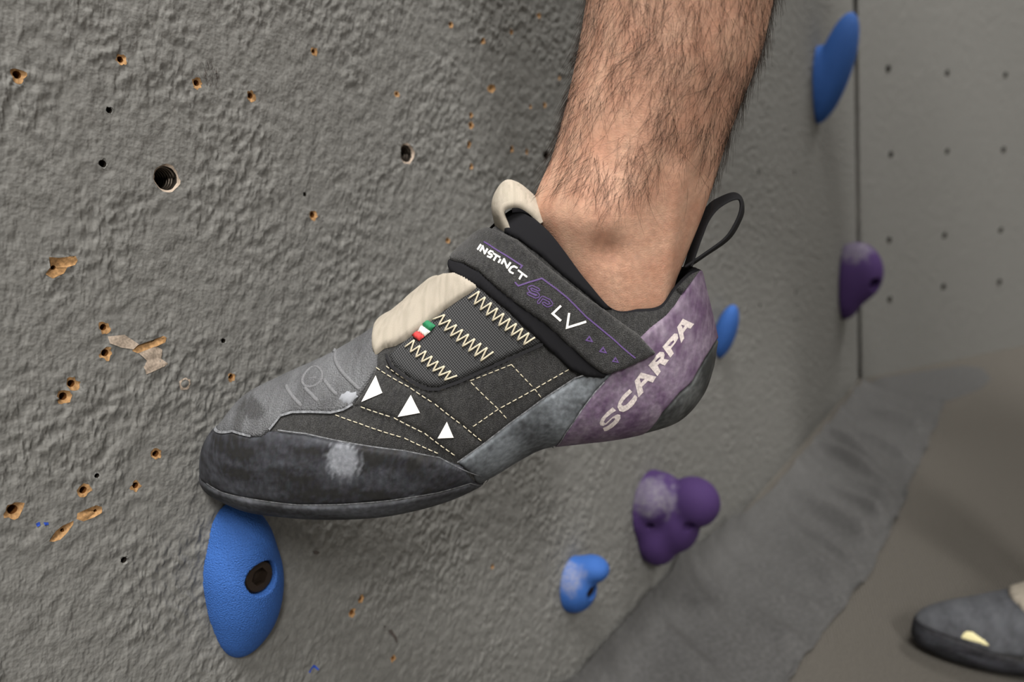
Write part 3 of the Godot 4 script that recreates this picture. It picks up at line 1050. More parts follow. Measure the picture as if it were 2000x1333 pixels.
# ---------------------------------------------------------------- the shoe on the hold
var shoe_st := [
	[-20.2, 17.8, -18.7, 29.4, 0.5, 90, 0.42, 2.40, 2.00],
	[-18.4, 16, -16.4, 34.8, 7, 90, 0.42, 2.40, 2.00],
	[-14.5, 11.6, -12.8, 40.3, 13, 90, 0.42, 2.60, 2.00],
	[-6, 9.5, -7.1, 46.4, 20, 90, 0.42, 2.80, 2.00],
	[9.2, 6.4, 5, 59.8, 28, 90, 0.40, 3.20, 2.00],
	[29.6, 6.3, 24.6, 70.1, 35, 90, 0.38, 3.40, 2.00],
	[53.3, 6.8, 49.9, 81.9, 40, 90, 0.36, 3.40, 1.95],
	[81.2, 9.6, 74.6, 97.4, 43, 90, 0.34, 3.40, 1.90],
	[108.7, 16.2, 100.3, 117.3, 43, 90, 0.34, 3.30, 1.90],
	[129.7, 25.6, 117.7, 133.6, 42, 88, 0.34, 3.00, 1.90],
	[143.7, 33.3, 140.8, 153.4, 40, 72, 0.34, 2.80, 1.95],
	[156, 39, 155.1, 148.7, 38, 52, 0.34, 2.60, 2.00],
	[172.8, 41.8, 173, 126.9, 37, 40, 0.36, 2.50, 2.00],
	[190, 43.9, 186.2, 112.9, 36, 36, 0.38, 2.40, 2.00],
	[206.7, 47.5, 198.3, 112, 35, 36, 0.40, 2.40, 2.00],
	[222.7, 52.8, 209, 112.6, 31, 38, 0.42, 2.40, 2.00],
	[234.1, 63.4, 217, 119.7, 23, 44, 0.45, 2.30, 2.00],
	[239.4, 75.7, 224.1, 124, 14, 52, 0.50, 2.20, 2.00],
	[241.2, 85.8, 228.8, 125.1, 6, 60, 0.50, 2.10, 2.00],
	[241.9, 90.2, 231.4, 125, 0.5, 70, 0.50, 2.00, 2.00]]

var loft: Loft
var shoe: Node3D

func dark_suede(p: Vector3) -> Color:
	var d := clampf(0.5 + 0.9 * nz.chalk_fine.get_noise_2d(p.x * 1.4, p.y * 1.4) + 0.5 * nz.chalk.get_noise_2d(p.x, p.y), 0, 1)
	return lin(62, 62, 63).lerp(lin(118, 118, 118), d * 0.45)

func dusty(p: Vector3, low: Color, high: Color, amount: float, stretch := Vector2(1, 1)) -> Color:
	var n: float = 0.75 * nz.chalk.get_noise_2d(p.x * stretch.x, p.y * stretch.y) + 0.35 * nz.chalk_fine.get_noise_2d(p.x, p.y + p.z)
	return low.lerp(high, clampf(amount + n * 0.9, 0, 1))

# chalk print: how much chalk lies at p for a smudge with a ragged border
func smudge(p: Vector3, c: Vector2, r: Vector2) -> float:
	var q := (Vector2(p.x, p.y) - c) / r
	return 1.0 - smoothstep(0.62, 1.08, q.length() + 0.35 * nz.chalk_fine.get_noise_2d(p.x * 1.5, p.y * 1.5))

func rand_rubber(p: Vector3) -> Color:
	var c := dusty(p, lin(34, 34, 38), lin(84, 87, 95), 0.18, Vector2(0.55, 1.5))
	var s: Array = [63.1, 44.7, 67, 34.8, 34.9, 40.6, 13.4, 43.6]
	c = c.lerp(lin(150, 154, 162), 0.75 * smudge(p, Vector2(s[0], s[1]), Vector2(9, 9.5)))
	c = c.lerp(lin(142, 146, 154), 0.5 * smudge(p, Vector2(s[2], s[3]) - Vector2(-28, 10), Vector2(4, 3)))
	return c

func patch_rubber(p: Vector3) -> Color:
	var c := dusty(p, lin(98, 99, 102), lin(134, 136, 140), 0.5)
	var s: Array = [8.1, 56.5, 16, 61.7]
	c = c.lerp(lin(66, 66, 67), 0.75 * smudge(p, Vector2(s[2], s[3]) - Vector2(1, 1), Vector2(8, 4)))
	c = c.lerp(lin(70, 70, 70), 0.6 * smudge(p, Vector2(s[0], s[1]), Vector2(4, 7)))
	return c

func layer(called: String, outline: Array, lo: float, hi: float, edge: float, m: Material, tint = null, both := false, parent: Node = null) -> MeshInstance3D:
	var o := pv(outline)
	return put(called, loft.layer(o, [], lo, hi, edge, tint, both), m, parent if parent else shoe)

func stroke_layer(called: String, line: Array, wide: float, lo: float, hi: float, m: Material, parent: Node, rounded := false) -> MeshInstance3D:
	var polys := Geometry2D.offset_polyline(pv(line), wide / 2, Geometry2D.JOIN_ROUND if rounded else Geometry2D.JOIN_MITER, Geometry2D.END_ROUND if rounded else Geometry2D.END_BUTT)
	var outer := PackedVector2Array()
	var holes := []
	for p in polys:
		if Geometry2D.is_polygon_clockwise(p): holes.append(p)
		elif p.size() > outer.size(): outer = p
	return put(called, loft.layer(outer, holes, lo, hi, 0.0), m, parent)

func glyph(outline: Array, counter: Array, lift: float, m: Material, parent: Node) -> void:
	put("letter", loft.layer(pv(outline), [pv(counter)] if counter.size() else [], lift, lift + 0.25, 0.0), m, parent)

func stitches(line: Array, lift: float, parent: Node, pitch := 3.0, gap := 1.0) -> void:      # a dashed seam of separate thread stitches
	var p := pv(line)
	var st := begin()
	var carry := 0.0
	for k in p.size() - 1:
		var d := (p[k + 1] - p[k]).normalized()
		var l := p[k].distance_to(p[k + 1])
		var x := carry
		while x + pitch - gap < l + 0.4:
			var a := p[k] + d * x
			var b := p[k] + d * minf(x + pitch - gap, l)
			var pts := PackedVector3Array()
			for q in 5:
				pts.append(loft.over(a.lerp(b, q / 4.0), lift + 0.3 * sin(PI * q / 4.0) - 0.1) * 0.001)
			tube(st, pts, 0.00026, 5)
			x += pitch
		carry = maxf(0.0, x - l)
	put("stitch_seam", done(st), MAT.thread, parent)

func rib(called: String, line: PackedVector2Array, r: float, parent: Node) -> void:      # a low moulded ridge
	var pts := PackedVector3Array()
	for k in line.size() - 1:
		for q in 5: pts.append(loft.over(line[k].lerp(line[k + 1], q / 5.0), 1.1 - r * 0.45) * 0.001)
	pts.append(loft.over(line[line.size() - 1], 0.8 - r * 0.5) * 0.001)
	var st := begin()
	tube(st, pts, r * 0.001, 8)
	var m: StandardMaterial3D = MAT.moulding
	put(called, done(st), m, parent)

func zigzag(a: Array, b: Array, count: int, lift: float, parent: Node) -> void:
	var pa := pv(a)
	var pb := pv(b)
	var st := begin()
	var prev := pb[0]
	for k in range(1, count * 2):
		var f := (k / 2) / (count - 1.0)
		var q := pb[0].lerp(pb[1], f) if k % 2 == 0 else pa[0].lerp(pa[1], f)
		var pts := PackedVector3Array()
		for z in 5: pts.append(loft.over(prev.lerp(q, z / 4.0), lift + 0.2) * 0.001)
		tube(st, pts, 0.00042, 6)
		prev = q
	put("zigzag_stitching", done(st), MAT.thread, parent)

# a strip of leather or webbing between two edge lines
func ribbon(called: String, e1: Array, e2: Array, thick: float, m: Material, parent: Node, tint = null, bow := 0.0) -> MeshInstance3D:
	var a := smooth_line(pv3(e1))
	var b := smooth_line(pv3(e2))
	var st := begin()
	var n := a.size()
	var nj := 8
	var top := []
	var low := []
	for i in n:
		var along := a[mini(i + 1, n - 1)] - a[maxi(i - 1, 0)] + b[mini(i + 1, n - 1)] - b[maxi(i - 1, 0)]
		var nn := along.cross(b[i] - a[i]).normalized()
		var r0 := []
		var r1 := []
		for j in nj + 1:
			var s := j / float(nj)
			var p := a[i].lerp(b[i], s) + nn * bow * sin(PI * s)
			var h := thick * 0.5 * sqrt(maxf(0.0, 1.0 - pow(absf(2 * s - 1), 6.0)))
			r0.append((p + nn * h) * 0.001)
			r1.append((p - nn * h) * 0.001)
		top.append(r0)
		low.append(r1)
	for i in n - 1:
		for j in nj:
			for side in [[top, 1.0], [low, -1.0]]:
				var g: Array = side[0]
				var nn: Vector3 = (top[i][4] - low[i][4]) * side[1]
				for t in [[g[i][j], g[i + 1][j], g[i + 1][j + 1]], [g[i][j], g[i + 1][j + 1], g[i][j + 1]]]:
					if tint != null: st.set_color(tint.call(t[0] * 1000.0))
					tri(st, t[0], t[1], t[2], nn)
	for i in [0, n - 1]:
		for j in nj:
			quad(st, top[i][j], top[i][j + 1], low[i][j + 1], low[i][j], (top[i][4] - top[1 if i == 0 else n - 2][4]))
	return put(called, done(st), m, parent)

func cream(p: Vector3) -> Color:
	return lin(172, 164, 151).lerp(lin(154, 147, 134), clampf(0.3 + nz.chalk_fine.get_noise_2d(p.x * 1.3, p.y * 1.3 + p.z), 0, 1))

func build_shoe() -> void:
	loft = Loft.new(self, shoe_st, 22, 110)
	loft.fill_buckets()
	shoe = base("climbing_shoe", Vector3(-0.1408, 0.3474, -0.3720))
	tag(shoe, "dark grey and purple climbing shoe standing on the blue foothold", "climbing shoe", "climbing shoes")
	put("upper", loft.body(dark_suede), MAT.suede, shoe)

	# rubber
	var patch := layer("toe_patch", [-13.8, 42.7, -10.6, 43, 5.5, 49.4, 16.4, 49.6, 22.1, 50.3, 25.8, 53.9, 28.1, 56.5, 31.1, 60.1, 37.1, 62, 45.9, 63.1, 56.7, 64.1, 62.7, 66, 67.3, 68.9, 71.6, 74.2, 78.2, 84.6, 77.8, 90.3, 71, 107.8, 30.4, 85.6, -2.2, 66.4, -14.8, 51.9], -0.3, 1.1, 1.2, MAT.pebbled_rubber, patch_rubber, true)
	tag(patch, "grey pebbled rubber patch over the toes")
	var rc := pv([45, 75.3])[0]
	var oval := PackedVector2Array()
	for k in 41: oval.append(rc + Vector2(cos(TAU * k / 40.0) * 5.6, sin(TAU * k / 40.0) * 2.9).rotated(0.3))
	rib("raised_ring", oval, 0.85, patch)
	rib("raised_bar", PackedVector2Array([rc + Vector2(-2.4, -0.8), rc + Vector2(2.6, 0.6)]), 0.5, patch)
	for l in [[51.8, 85.2, 56.2, 82.6, 60.7, 80.2, 66.3, 77.4, 70.6, 75.1], [51.8, 75.9, 55.8, 73.5, 59.4, 71.6], [42.1, 71.5, 46.1, 69.9, 49.9, 67.9], [31.1, 70.3, 35.9, 67.9, 41.8, 65.1]]:
		rib("raised_rib", pv(l), 1.15, patch)
	put("chalk_clump", loft.layer(pv([60.2, 70.1, 61.3, 71.2, 60.7, 72.3, 63.1, 72.7, 64.6, 74.1, 67.1, 73.6, 69.2, 74.3, 69.2, 72.9, 70.1, 72.3, 68.2, 70.9, 67.3, 69.6, 65.6, 68.3, 64.6, 69.1, 63, 68.6, 62, 69.5]), [], 0.9, 1.7, 1.5, func(p): return lin(150, 153, 160)), MAT.hide, patch)
	layer("toe_rand", [-20.2, 42.7, -10.6, 43.3, 5.5, 49.6, 16.4, 49.8, 22, 50.7, 25.9, 53.7, 30.7, 54.1, 45.1, 54.4, 53.3, 53.6, 68.9, 52.1, 91.5, 50.3, 107.6, 46.9, 118.3, 41.5, 126.5, 22.5, 130.3, 22.3, 119, 19.7, 102.4, 13.6, 82.7, 24.7, 59.6, 21.6, 38.7, 19.6, 18.6, 19.2, -1.6, 19.2, -12.7, 19.5, -24.7, 16.9], -0.4, 1.6, 1.6, MAT.rubber, rand_rubber, true)
	layer("sole", [-24.4, 18.5, -12.5, 20.2, -1.5, 19.8, 18.7, 20, 38.9, 20.2, 59.7, 22.2, 82.8, 25.3, 105.5, 28.8, 120.5, 32.4, 130.3, 22.9, 145, 26, 145.9, 25.7, 130.3, 13.5, 104.5, 2.3, 47.2, -14.1, -6.7, -9.6, -28.9, 2.3], -0.4, 2.6, 1.8, MAT.rubber, func(p): return dusty(p, lin(44, 45, 48), lin(98, 101, 108), 0.32, Vector2(0.4, 1.5)), true)
	layer("side_rand", [115.5, 44.1, 127.8, 53.2, 139.1, 62.3, 153.8, 72.9, 169.1, 83.1, 176, 85.3, 187.3, 85.2, 179.1, 76.8, 172.9, 67.9, 166.3, 56.1, 159.7, 37.6, 152.6, 32.7, 151.1, 24.6, 140.8, 18.1, 125.1, 16.5, 122.8, 35.8], -0.4, 1.3, 1.6, MAT.rubber, func(p): return dusty(p, lin(70, 73, 77), lin(140, 147, 154), 0.42, Vector2(0.7, 1.2)), true)
	var heel := layer("heel_rand", [151.1, 31.2, 158.9, 37.6, 165.6, 55.8, 172.2, 67.7, 178.4, 76.6, 182.5, 81.1, 190.7, 91.7, 197.8, 100.1, 204, 105.2, 211.7, 109.7, 216.5, 113.8, 221.5, 119.2, 226.4, 124, 229.4, 129.4, 244.7, 125.1, 246.5, 97.3, 242.1, 90.5, 237.1, 89.9, 231.6, 86.4, 228.2, 82.6, 224.4, 77.3, 218, 73.5, 211, 65.5, 206, 54, 201.7, 41.3, 193.8, 35.2, 183.3, 35.5, 183.6, 25.5, 156.3, 25.9], -0.4, 1.6, 1.8, MAT.rubber, func(p): return dusty(p, lin(94, 74, 100), lin(144, 132, 148), 0.34, Vector2(1.3, 1.1)), true)
	tag(heel, "purple rubber band around the heel with white lettering")
	layer("heel_cup", [183.3, 35.7, 193.8, 35.4, 201.7, 41.6, 205.2, 56, 211, 65.8, 218, 73.7, 224.4, 77.5, 228.2, 82.9, 231.6, 86.6, 237.1, 90.2, 242.1, 90.7, 249.7, 90.7, 250.5, 66.5, 242.2, 46.5, 218.5, 34.6, 183.6, 25.5], -0.4, 1.35, 1.3, MAT.rubber, func(p): return dusty(p, lin(52, 54, 55), lin(110, 113, 114), 0.26, Vector2(1.2, 0.8)), true)

	for e in [[[-9.8, 21.7, -0.5, 20.3, 19.5, 20.7, 39.5, 20.9, 60.2, 22.9, 83.1, 25.9, 105.7, 29.4, 120.7, 33.1, 130.4, 23.7, 144.4, 27.2], 2.3, 0.55], [[115.6, 44.6, 127.9, 53.7, 139.1, 62.7, 153.8, 73.3, 169, 83.4, 175.5, 85.4], 1.3, 0.6], [[182.5, 81.3, 178.4, 76.8, 172.3, 68, 165.7, 56.3, 159.1, 37.9, 152.1, 31.8], 1.75, 0.5], [[-10.1, 43.6, 6, 49.9, 16.8, 50], 1.5, 0.9], [[26.1, 54.1, 28.4, 56.7, 31.4, 60.3, 37.3, 62.3, 46.1, 63.5, 56.9, 64.5, 62.9, 66.3, 67.5, 69], 1.0, 0.9], [[31.1, 54.5, 45.5, 54.7, 53.6, 54, 69.2, 52.6, 91.8, 50.7, 107.8, 47.4, 125.9, 35.9], 1.7, 0.5]]:
		stroke_layer("chalk_edge", e[0], e[2], e[1], e[1], MAT.chalk_trace, shoe)

	# cloth and leather of the side
	var quarter := layer("quarter_panel", [78.2, 84.8, 74.9, 78.6, 71.1, 73.2, 67.3, 68.5, 71.3, 68.4, 87, 65.3, 101.1, 58.9, 116.5, 45.4, 127.6, 53, 118.7, 62.1, 106, 71.9, 94.1, 78.5, 84.2, 83.1], -0.2, 0.9, 0.9, MAT.suede, dark_suede)
	var eyestay := layer("side_panel", [117.7, 83.2, 139.6, 93.9, 153.4, 100.3, 160.3, 94.9, 170.9, 84, 153.8, 72.9, 139.1, 62.3, 127.8, 53.2, 118.7, 62.1, 106, 71.9, 94.1, 78.5, 102.2, 78.4, 108.3, 79.2], -0.2, 1.0, 0.9, MAT.suede, dark_suede)
	var el := layer("elastic_panel", [128, 126.4, 140.8, 117.8, 155, 100.2, 139.6, 93.9, 117.7, 83.2, 107.9, 79.4, 103.6, 79.1, 96.5, 81.3, 86.5, 86.6, 83.6, 90.2, 87.5, 93.8, 105.4, 107.7], -0.2, 1.3, 1.2, MAT.elastic)
	stroke_layer("rolled_edge", [154, 99.3, 139.6, 93.2, 117.7, 82.5, 107.9, 78.7, 103.2, 78.4, 96, 80.7, 86, 86, 83.1, 89.9], 1.3, 0.9, 1.9, MAT.webbing, el, true)
	zigzag([127, 120.7, 150.8, 102.6], [122, 117.1, 145.8, 99.4], 10, 1.9, el)
	zigzag([111.1, 109.3, 132.8, 96.1], [105.6, 106.7, 127.1, 91.8], 9, 1.9, el)
	zigzag([96.9, 97.5, 116.5, 85], [92.5, 94.2, 110.8, 82.7], 8, 1.9, el)
	stitches([78.1, 84.6, 94.2, 78.6, 106.1, 72, 118.7, 62.3, 126.7, 54.8], 0.9, quarter)
	stitches([71.5, 68.3, 87.2, 65, 101.2, 58.6, 115.4, 47.2], 0.9, quarter)
	stitches([58.8, 63.8, 70.2, 61.4, 91.7, 56, 106.8, 48.7], 0.1, shoe)
	stitches([83.1, 85.8, 89.8, 82.8, 95.7, 80.1, 102.8, 78, 108.9, 78.5, 118.9, 82.7, 139.6, 93], 1.0, eyestay, 2.6, 1.0)
	stitches([140.5, 90.5, 121.9, 82.8, 134.5, 70, 139.4, 63.7], 1.0, eyestay)
	stitches([140.5, 90.5, 150.9, 78.7, 154, 74.3], 1.0, eyestay)
	stitches([168.9, 88.9, 150.9, 78.7, 134.5, 70, 121.7, 61], 1.0, eyestay)
	for t in [[78.4, 81.5, 81.9, 75, 71.9, 70.3], [95.2, 75.4, 99.3, 67.9, 89.1, 65.6], [111.4, 64.4, 114.3, 56.9, 107, 56.5]]:
		put("printed_triangle", loft.layer(pv(t), [], 0.7, 1.45, 0.0), MAT.print_white, quarter)

	# black tongue lining above the strap, tongue leather and its pull tab
	layer("tongue_lining", [137.3, 146.1, 138.4, 157.1, 145.4, 159.9, 154.9, 151.4, 163.6, 142.3, 172.8, 130.6, 180.4, 119.6, 186.1, 113, 182.3, 113.2, 175.2, 119.4, 163.6, 128.7, 153.3, 137.6, 144.2, 143.7], 0.1, 1.6, 1.4, MAT.lining)
	layer("tongue_leather", [74.1, 97.7, 77.4, 101.4, 82.2, 103.7, 88.9, 109.1, 93.1, 113.8, 98.7, 118.5, 103.8, 121.1, 109.9, 124.7, 115.6, 126.6, 120.9, 125.9, 127.4, 123.4, 122, 118.9, 110.2, 111.2, 101.1, 103.4, 93.6, 98.2, 86.5, 94.1, 81.1, 92.3, 76.7, 88.8, 74.6, 93.7], 0.2, 3.4, 1.6, MAT.hide, cream, false)
	ribbon("pull_tab", [143.3, 142.3, 19, 139.6, 149.3, 19, 137.3, 154.3, 19, 138.3, 156.8, 19, 143, 157.7, 19, 147, 156, 19, 150.5, 153.1, 19, 152.7, 149.8, 19], [134.5, 141.7, -2, 134, 147, -2, 132.7, 158.8, -2, 137.6, 167.6, -2, 142.1, 167.2, -2, 148, 162.7, -2, 153.3, 157.2, -2, 156.6, 151, -2], 3.4, MAT.hide, shoe, cream, 1.5)
	# little flag label sewn into the seam
	var flag := base("flag_label", Vector3.ZERO, Basis.IDENTITY, shoe)
	for f in [["green_stripe", [102.7, 106.2, 106.8, 104.6, 104.5, 101.9, 100.6, 103.5], MAT.flag_green], ["white_stripe", [100.6, 103.5, 104.5, 101.9, 101.8, 99.6, 98.3, 101.2], MAT.flag_white], ["red_stripe", [98.3, 101.2, 101.8, 99.6, 99.1, 97.5, 95.9, 98.8], MAT.flag_red]]:
		put(f[0], loft.layer(pv(f[1]), [], 2.0, 3.7, 0.25), f[2], flag)

	# strap over the instep, with its darker underside showing along the lower edge
	layer("strap_backing", [110.3, 128.9, 112.6, 126.1, 127.5, 121.9, 139.6, 113.5, 153.2, 100.7, 167.8, 87, 174.4, 84, 182.3, 83.1, 186.9, 88.1, 175.1, 95.4, 156.1, 109.7, 139.6, 121.7, 127.3, 129.9, 116.9, 131.1], 1.5, 2.9, 0.8, MAT.lining)
	var strap := layer("strap", [111.9, 129, 116.2, 134, 122.9, 140.6, 127.7, 144.2, 131.9, 146.1, 136.1, 146, 143.9, 143.3, 153.8, 135, 168, 123.6, 185.7, 110.2, 197.3, 102.6, 201.3, 98, 205.4, 93.9, 200.9, 91.5, 191.7, 87.2, 184.8, 85.1, 181.1, 85.2, 175, 89.8, 156.1, 107.5, 139.6, 119.1, 127.5, 127.9, 120.4, 129.9], 1.6, 4.6, 1.6, MAT.suede, dark_suede)
	var up := 4.55
	var word := base("printed_word", Vector3.ZERO, Basis.IDENTITY, strap)
	for l in [[129.7, 138.4, 128, 136.1], [129.1, 135.7, 130.5, 137.9, 131.1, 135.3, 132.5, 137.4], [134.9, 136.5, 133.7, 136.7, 132.8, 135.9, 133.1, 135.5, 134.1, 135.4, 134.2, 134.9, 133.5, 134.2, 132.1, 134.5], [134.8, 136, 137.6, 134.8], [136.2, 135.4, 134.8, 133.2], [137.7, 134.2, 136.7, 132.6], [137.9, 132.3, 139.1, 134.3, 140.1, 131.1, 141.5, 133.3], [144.2, 131.3, 142.9, 131.9, 141.7, 131.4, 140.8, 130.2, 141.2, 129.5, 142.5, 129], [144.4, 130.5, 147.9, 128], [146.1, 129.2, 144.7, 126.9]]:
		stroke_layer("letter", l, 0.72, up, up + 0.3, MAT.print_white, word)
	for l in [[161.7, 116.2, 158.2, 113, 161.8, 109.8], [165.3, 113, 164.5, 106.8, 172.9, 108.9]]:
		stroke_layer("letter", l, 0.95, up, up + 0.3, MAT.print_white, word)
	for l in [[130.9, 139.7, 132.9, 139.1, 139.6, 136, 146.1, 132.4, 145.3, 131.3], [142.9, 125.6, 144.2, 124.2, 148.7, 126, 153.8, 127.7, 159.9, 123.1, 164.5, 119.3, 172.7, 111.1, 181.7, 103.4, 189, 97.6, 195.9, 92.3]]:
		stroke_layer("printed_line", l, 0.6, up, up + 0.25, MAT.print_purple, strap)
	for l in [[152.4, 122.9, 149.7, 124.2, 148.4, 123.6, 149.3, 122.1, 151.7, 121.4, 152.3, 120.5, 151.1, 120, 148.1, 121.4], [152.1, 117.7, 153.9, 119.9, 156.8, 118.5, 157.8, 117, 156.1, 116.3, 154.3, 117.5]]:
		var outer := Geometry2D.offset_polyline(pv(l), 0.72, Geometry2D.JOIN_ROUND, Geometry2D.END_ROUND)
		var inner := Geometry2D.offset_polyline(pv(l), 0.3, Geometry2D.JOIN_ROUND, Geometry2D.END_ROUND)
		put("outlined_letter", loft.layer(outer[0], inner.slice(0, 1), up, up + 0.2, 0.0), MAT.print_purple, word)
	for t in [[174.5, 103, 176.3, 99.9, 172.7, 100.8], [180.7, 97.9, 182.7, 94.6, 178.8, 95.7], [186.5, 93.1, 188.5, 90.3, 184.9, 91]]:
		var o := pv(t)
		var c := (o[0] + o[1] + o[2]) / 3.0
		var inn := PackedVector2Array()
		for p in o: inn.append(c + (p - c) * 0.42)
		put("printed_triangle", loft.layer(o, [inn], up, up + 0.2, 0.0), MAT.print_purple, strap)

	# lettering on the heel band
	word = base("printed_word", Vector3.ZERO, Basis.IDENTITY, heel)
	var g: Material = MAT.print_grey
	glyph([186.7, 69.3, 188.4, 67.7, 186.2, 66.3, 183.8, 64.1, 183, 62.2, 183.7, 61.4, 184.9, 62.6, 187, 64.8, 189, 65.9, 190.4, 65.6, 190.6, 63.9, 189.6, 61.8, 187.4, 59.3, 184.8, 57.3, 183.6, 57.2, 182.8, 59, 184.6, 59.9, 187.2, 62.1, 188.1, 63.5, 187.8, 64.2, 186.7, 63.7, 184.5, 61.1, 182.8, 60.1, 181.5, 60.5, 181.1, 61.8, 181.8, 64.1, 184.2, 67.1], [], 1.5, g, word)
	glyph([194.2, 77.8, 195.5, 76.5, 193.8, 74.8, 191.7, 72.5, 190.7, 70.6, 191.5, 69.8, 193, 70.4, 194.6, 72.2, 195.8, 73.7, 196.7, 75.2, 197.9, 73.9, 197.6, 72.4, 196, 69.8, 193.8, 67.9, 191.6, 66.9, 189.9, 67.5, 188.9, 69.4, 189.5, 72, 191.3, 75], [], 1.5, g, word)
	glyph([199.1, 85.4, 206.1, 83.1, 204.6, 80.5, 202.3, 81.4, 199.8, 78.8, 200.5, 76.2, 198.4, 73.8, 196.4, 81.5], [198.6, 82.7, 200.8, 82.4, 199.2, 80.5], 1.5, g, word)
	glyph([206.6, 83.3, 202.3, 88.5, 204.9, 91.2, 205.8, 92.8, 207.4, 94.1, 209.3, 93.7, 209.7, 92.5, 209.3, 90.8, 211.8, 90.1, 209.9, 87.8, 207.5, 89, 206.5, 88.2, 208.1, 85.3], [205.2, 89.9, 206.6, 91.3, 207.8, 91.9, 207.8, 91.2, 206.2, 89.8], 1.5, g, word)
	glyph([212.4, 91, 208.6, 96.1, 212.1, 99.5, 214.3, 101.2, 215.8, 100.9, 216.2, 99, 214.8, 97.1, 212.7, 95, 214, 92.7], [211.1, 96.3, 212.6, 97.7, 213.8, 98.4, 214.2, 97.7, 212.4, 96], 1.5, g, word)
	glyph([218.7, 106.9, 224.5, 103.7, 222.5, 102, 220.8, 102.8, 218.7, 100.8, 219.2, 98.4, 217.6, 96.6, 215.7, 103.7], [217.8, 104.5, 219.6, 103.7, 218.5, 102.7], 1.5, g, word)

	# collar: padded rim that turns down into the shoe, and the pull loop at the heel
	var st := begin()
	for i in range(22 * 10, loft.ni - 1):
		for side in [1, -1]:
			var ring := []
			for ii in [i, i + 1]:
				var p: Vector3 = loft.at(ii, loft.nj - 1) * Vector3(1, 1, side)
				var q: Vector3 = loft.at(ii, loft.nj - 4) * Vector3(1, 1, side)
				var d := (p - q).normalized()
				var mid: Vector3 = (loft.at(ii, 0) - loft.at(ii, loft.nj - 1)).normalized()
				mid.z = 0
				var inw := Vector3(0, 0, -side)
				var k := minf(1.0, absf(p.z) / 4.0)
				ring.append([p, p + d * 1.0 + inw * 1.0 * k, p + d * 0.8 + inw * 2.4 * k, p + mid * 3.0 + inw * 3.0 * k, p + mid * 16.0 + inw * 4.0 * k])
			for k in 4:
				quad(st, ring[0][k] * 0.001, ring[1][k] * 0.001, ring[1][k + 1] * 0.001, ring[0][k + 1] * 0.001, Vector3(0, 1, -side if k > 1 else side))
	put("collar_lining", done(st), MAT.lining, shoe)
	var pull := ribbon("pull_loop", [224.7, 126.1, -5, 225.9, 130.6, -5, 227.8, 140.4, -5, 230.9, 150.5, -5, 235.2, 157.1, -5, 240.7, 160.4, -5, 246.3, 162.1, -5, 249.9, 160, -5, 251.7, 155, -5, 251.1, 149.5, -5, 246.1, 140.1, -5, 235.1, 131.8, -5, 225.8, 125.1, -5], [226.8, 128.1, 5, 228.3, 134.3, 5, 230.6, 141.9, 5, 232.9, 148.9, 5, 235.8, 153.8, 5, 239.3, 157.1, 5, 243.3, 159.4, 5, 246.5, 159.8, 5, 247.4, 156.1, 5, 245.8, 149.9, 5, 241.2, 141.9, 5, 231.8, 134.3, 5, 223, 128.1, 5], 1.5, MAT.webbing, shoe)
	layer("heel_tab", [216.4, 119.8, 221.2, 127.5, 225.1, 134, 232.4, 131.1, 233.7, 127.1, 226.2, 122.4, 219.4, 117.3], 0.2, 2.2, 1.2, MAT.suede, dark_suede, true)

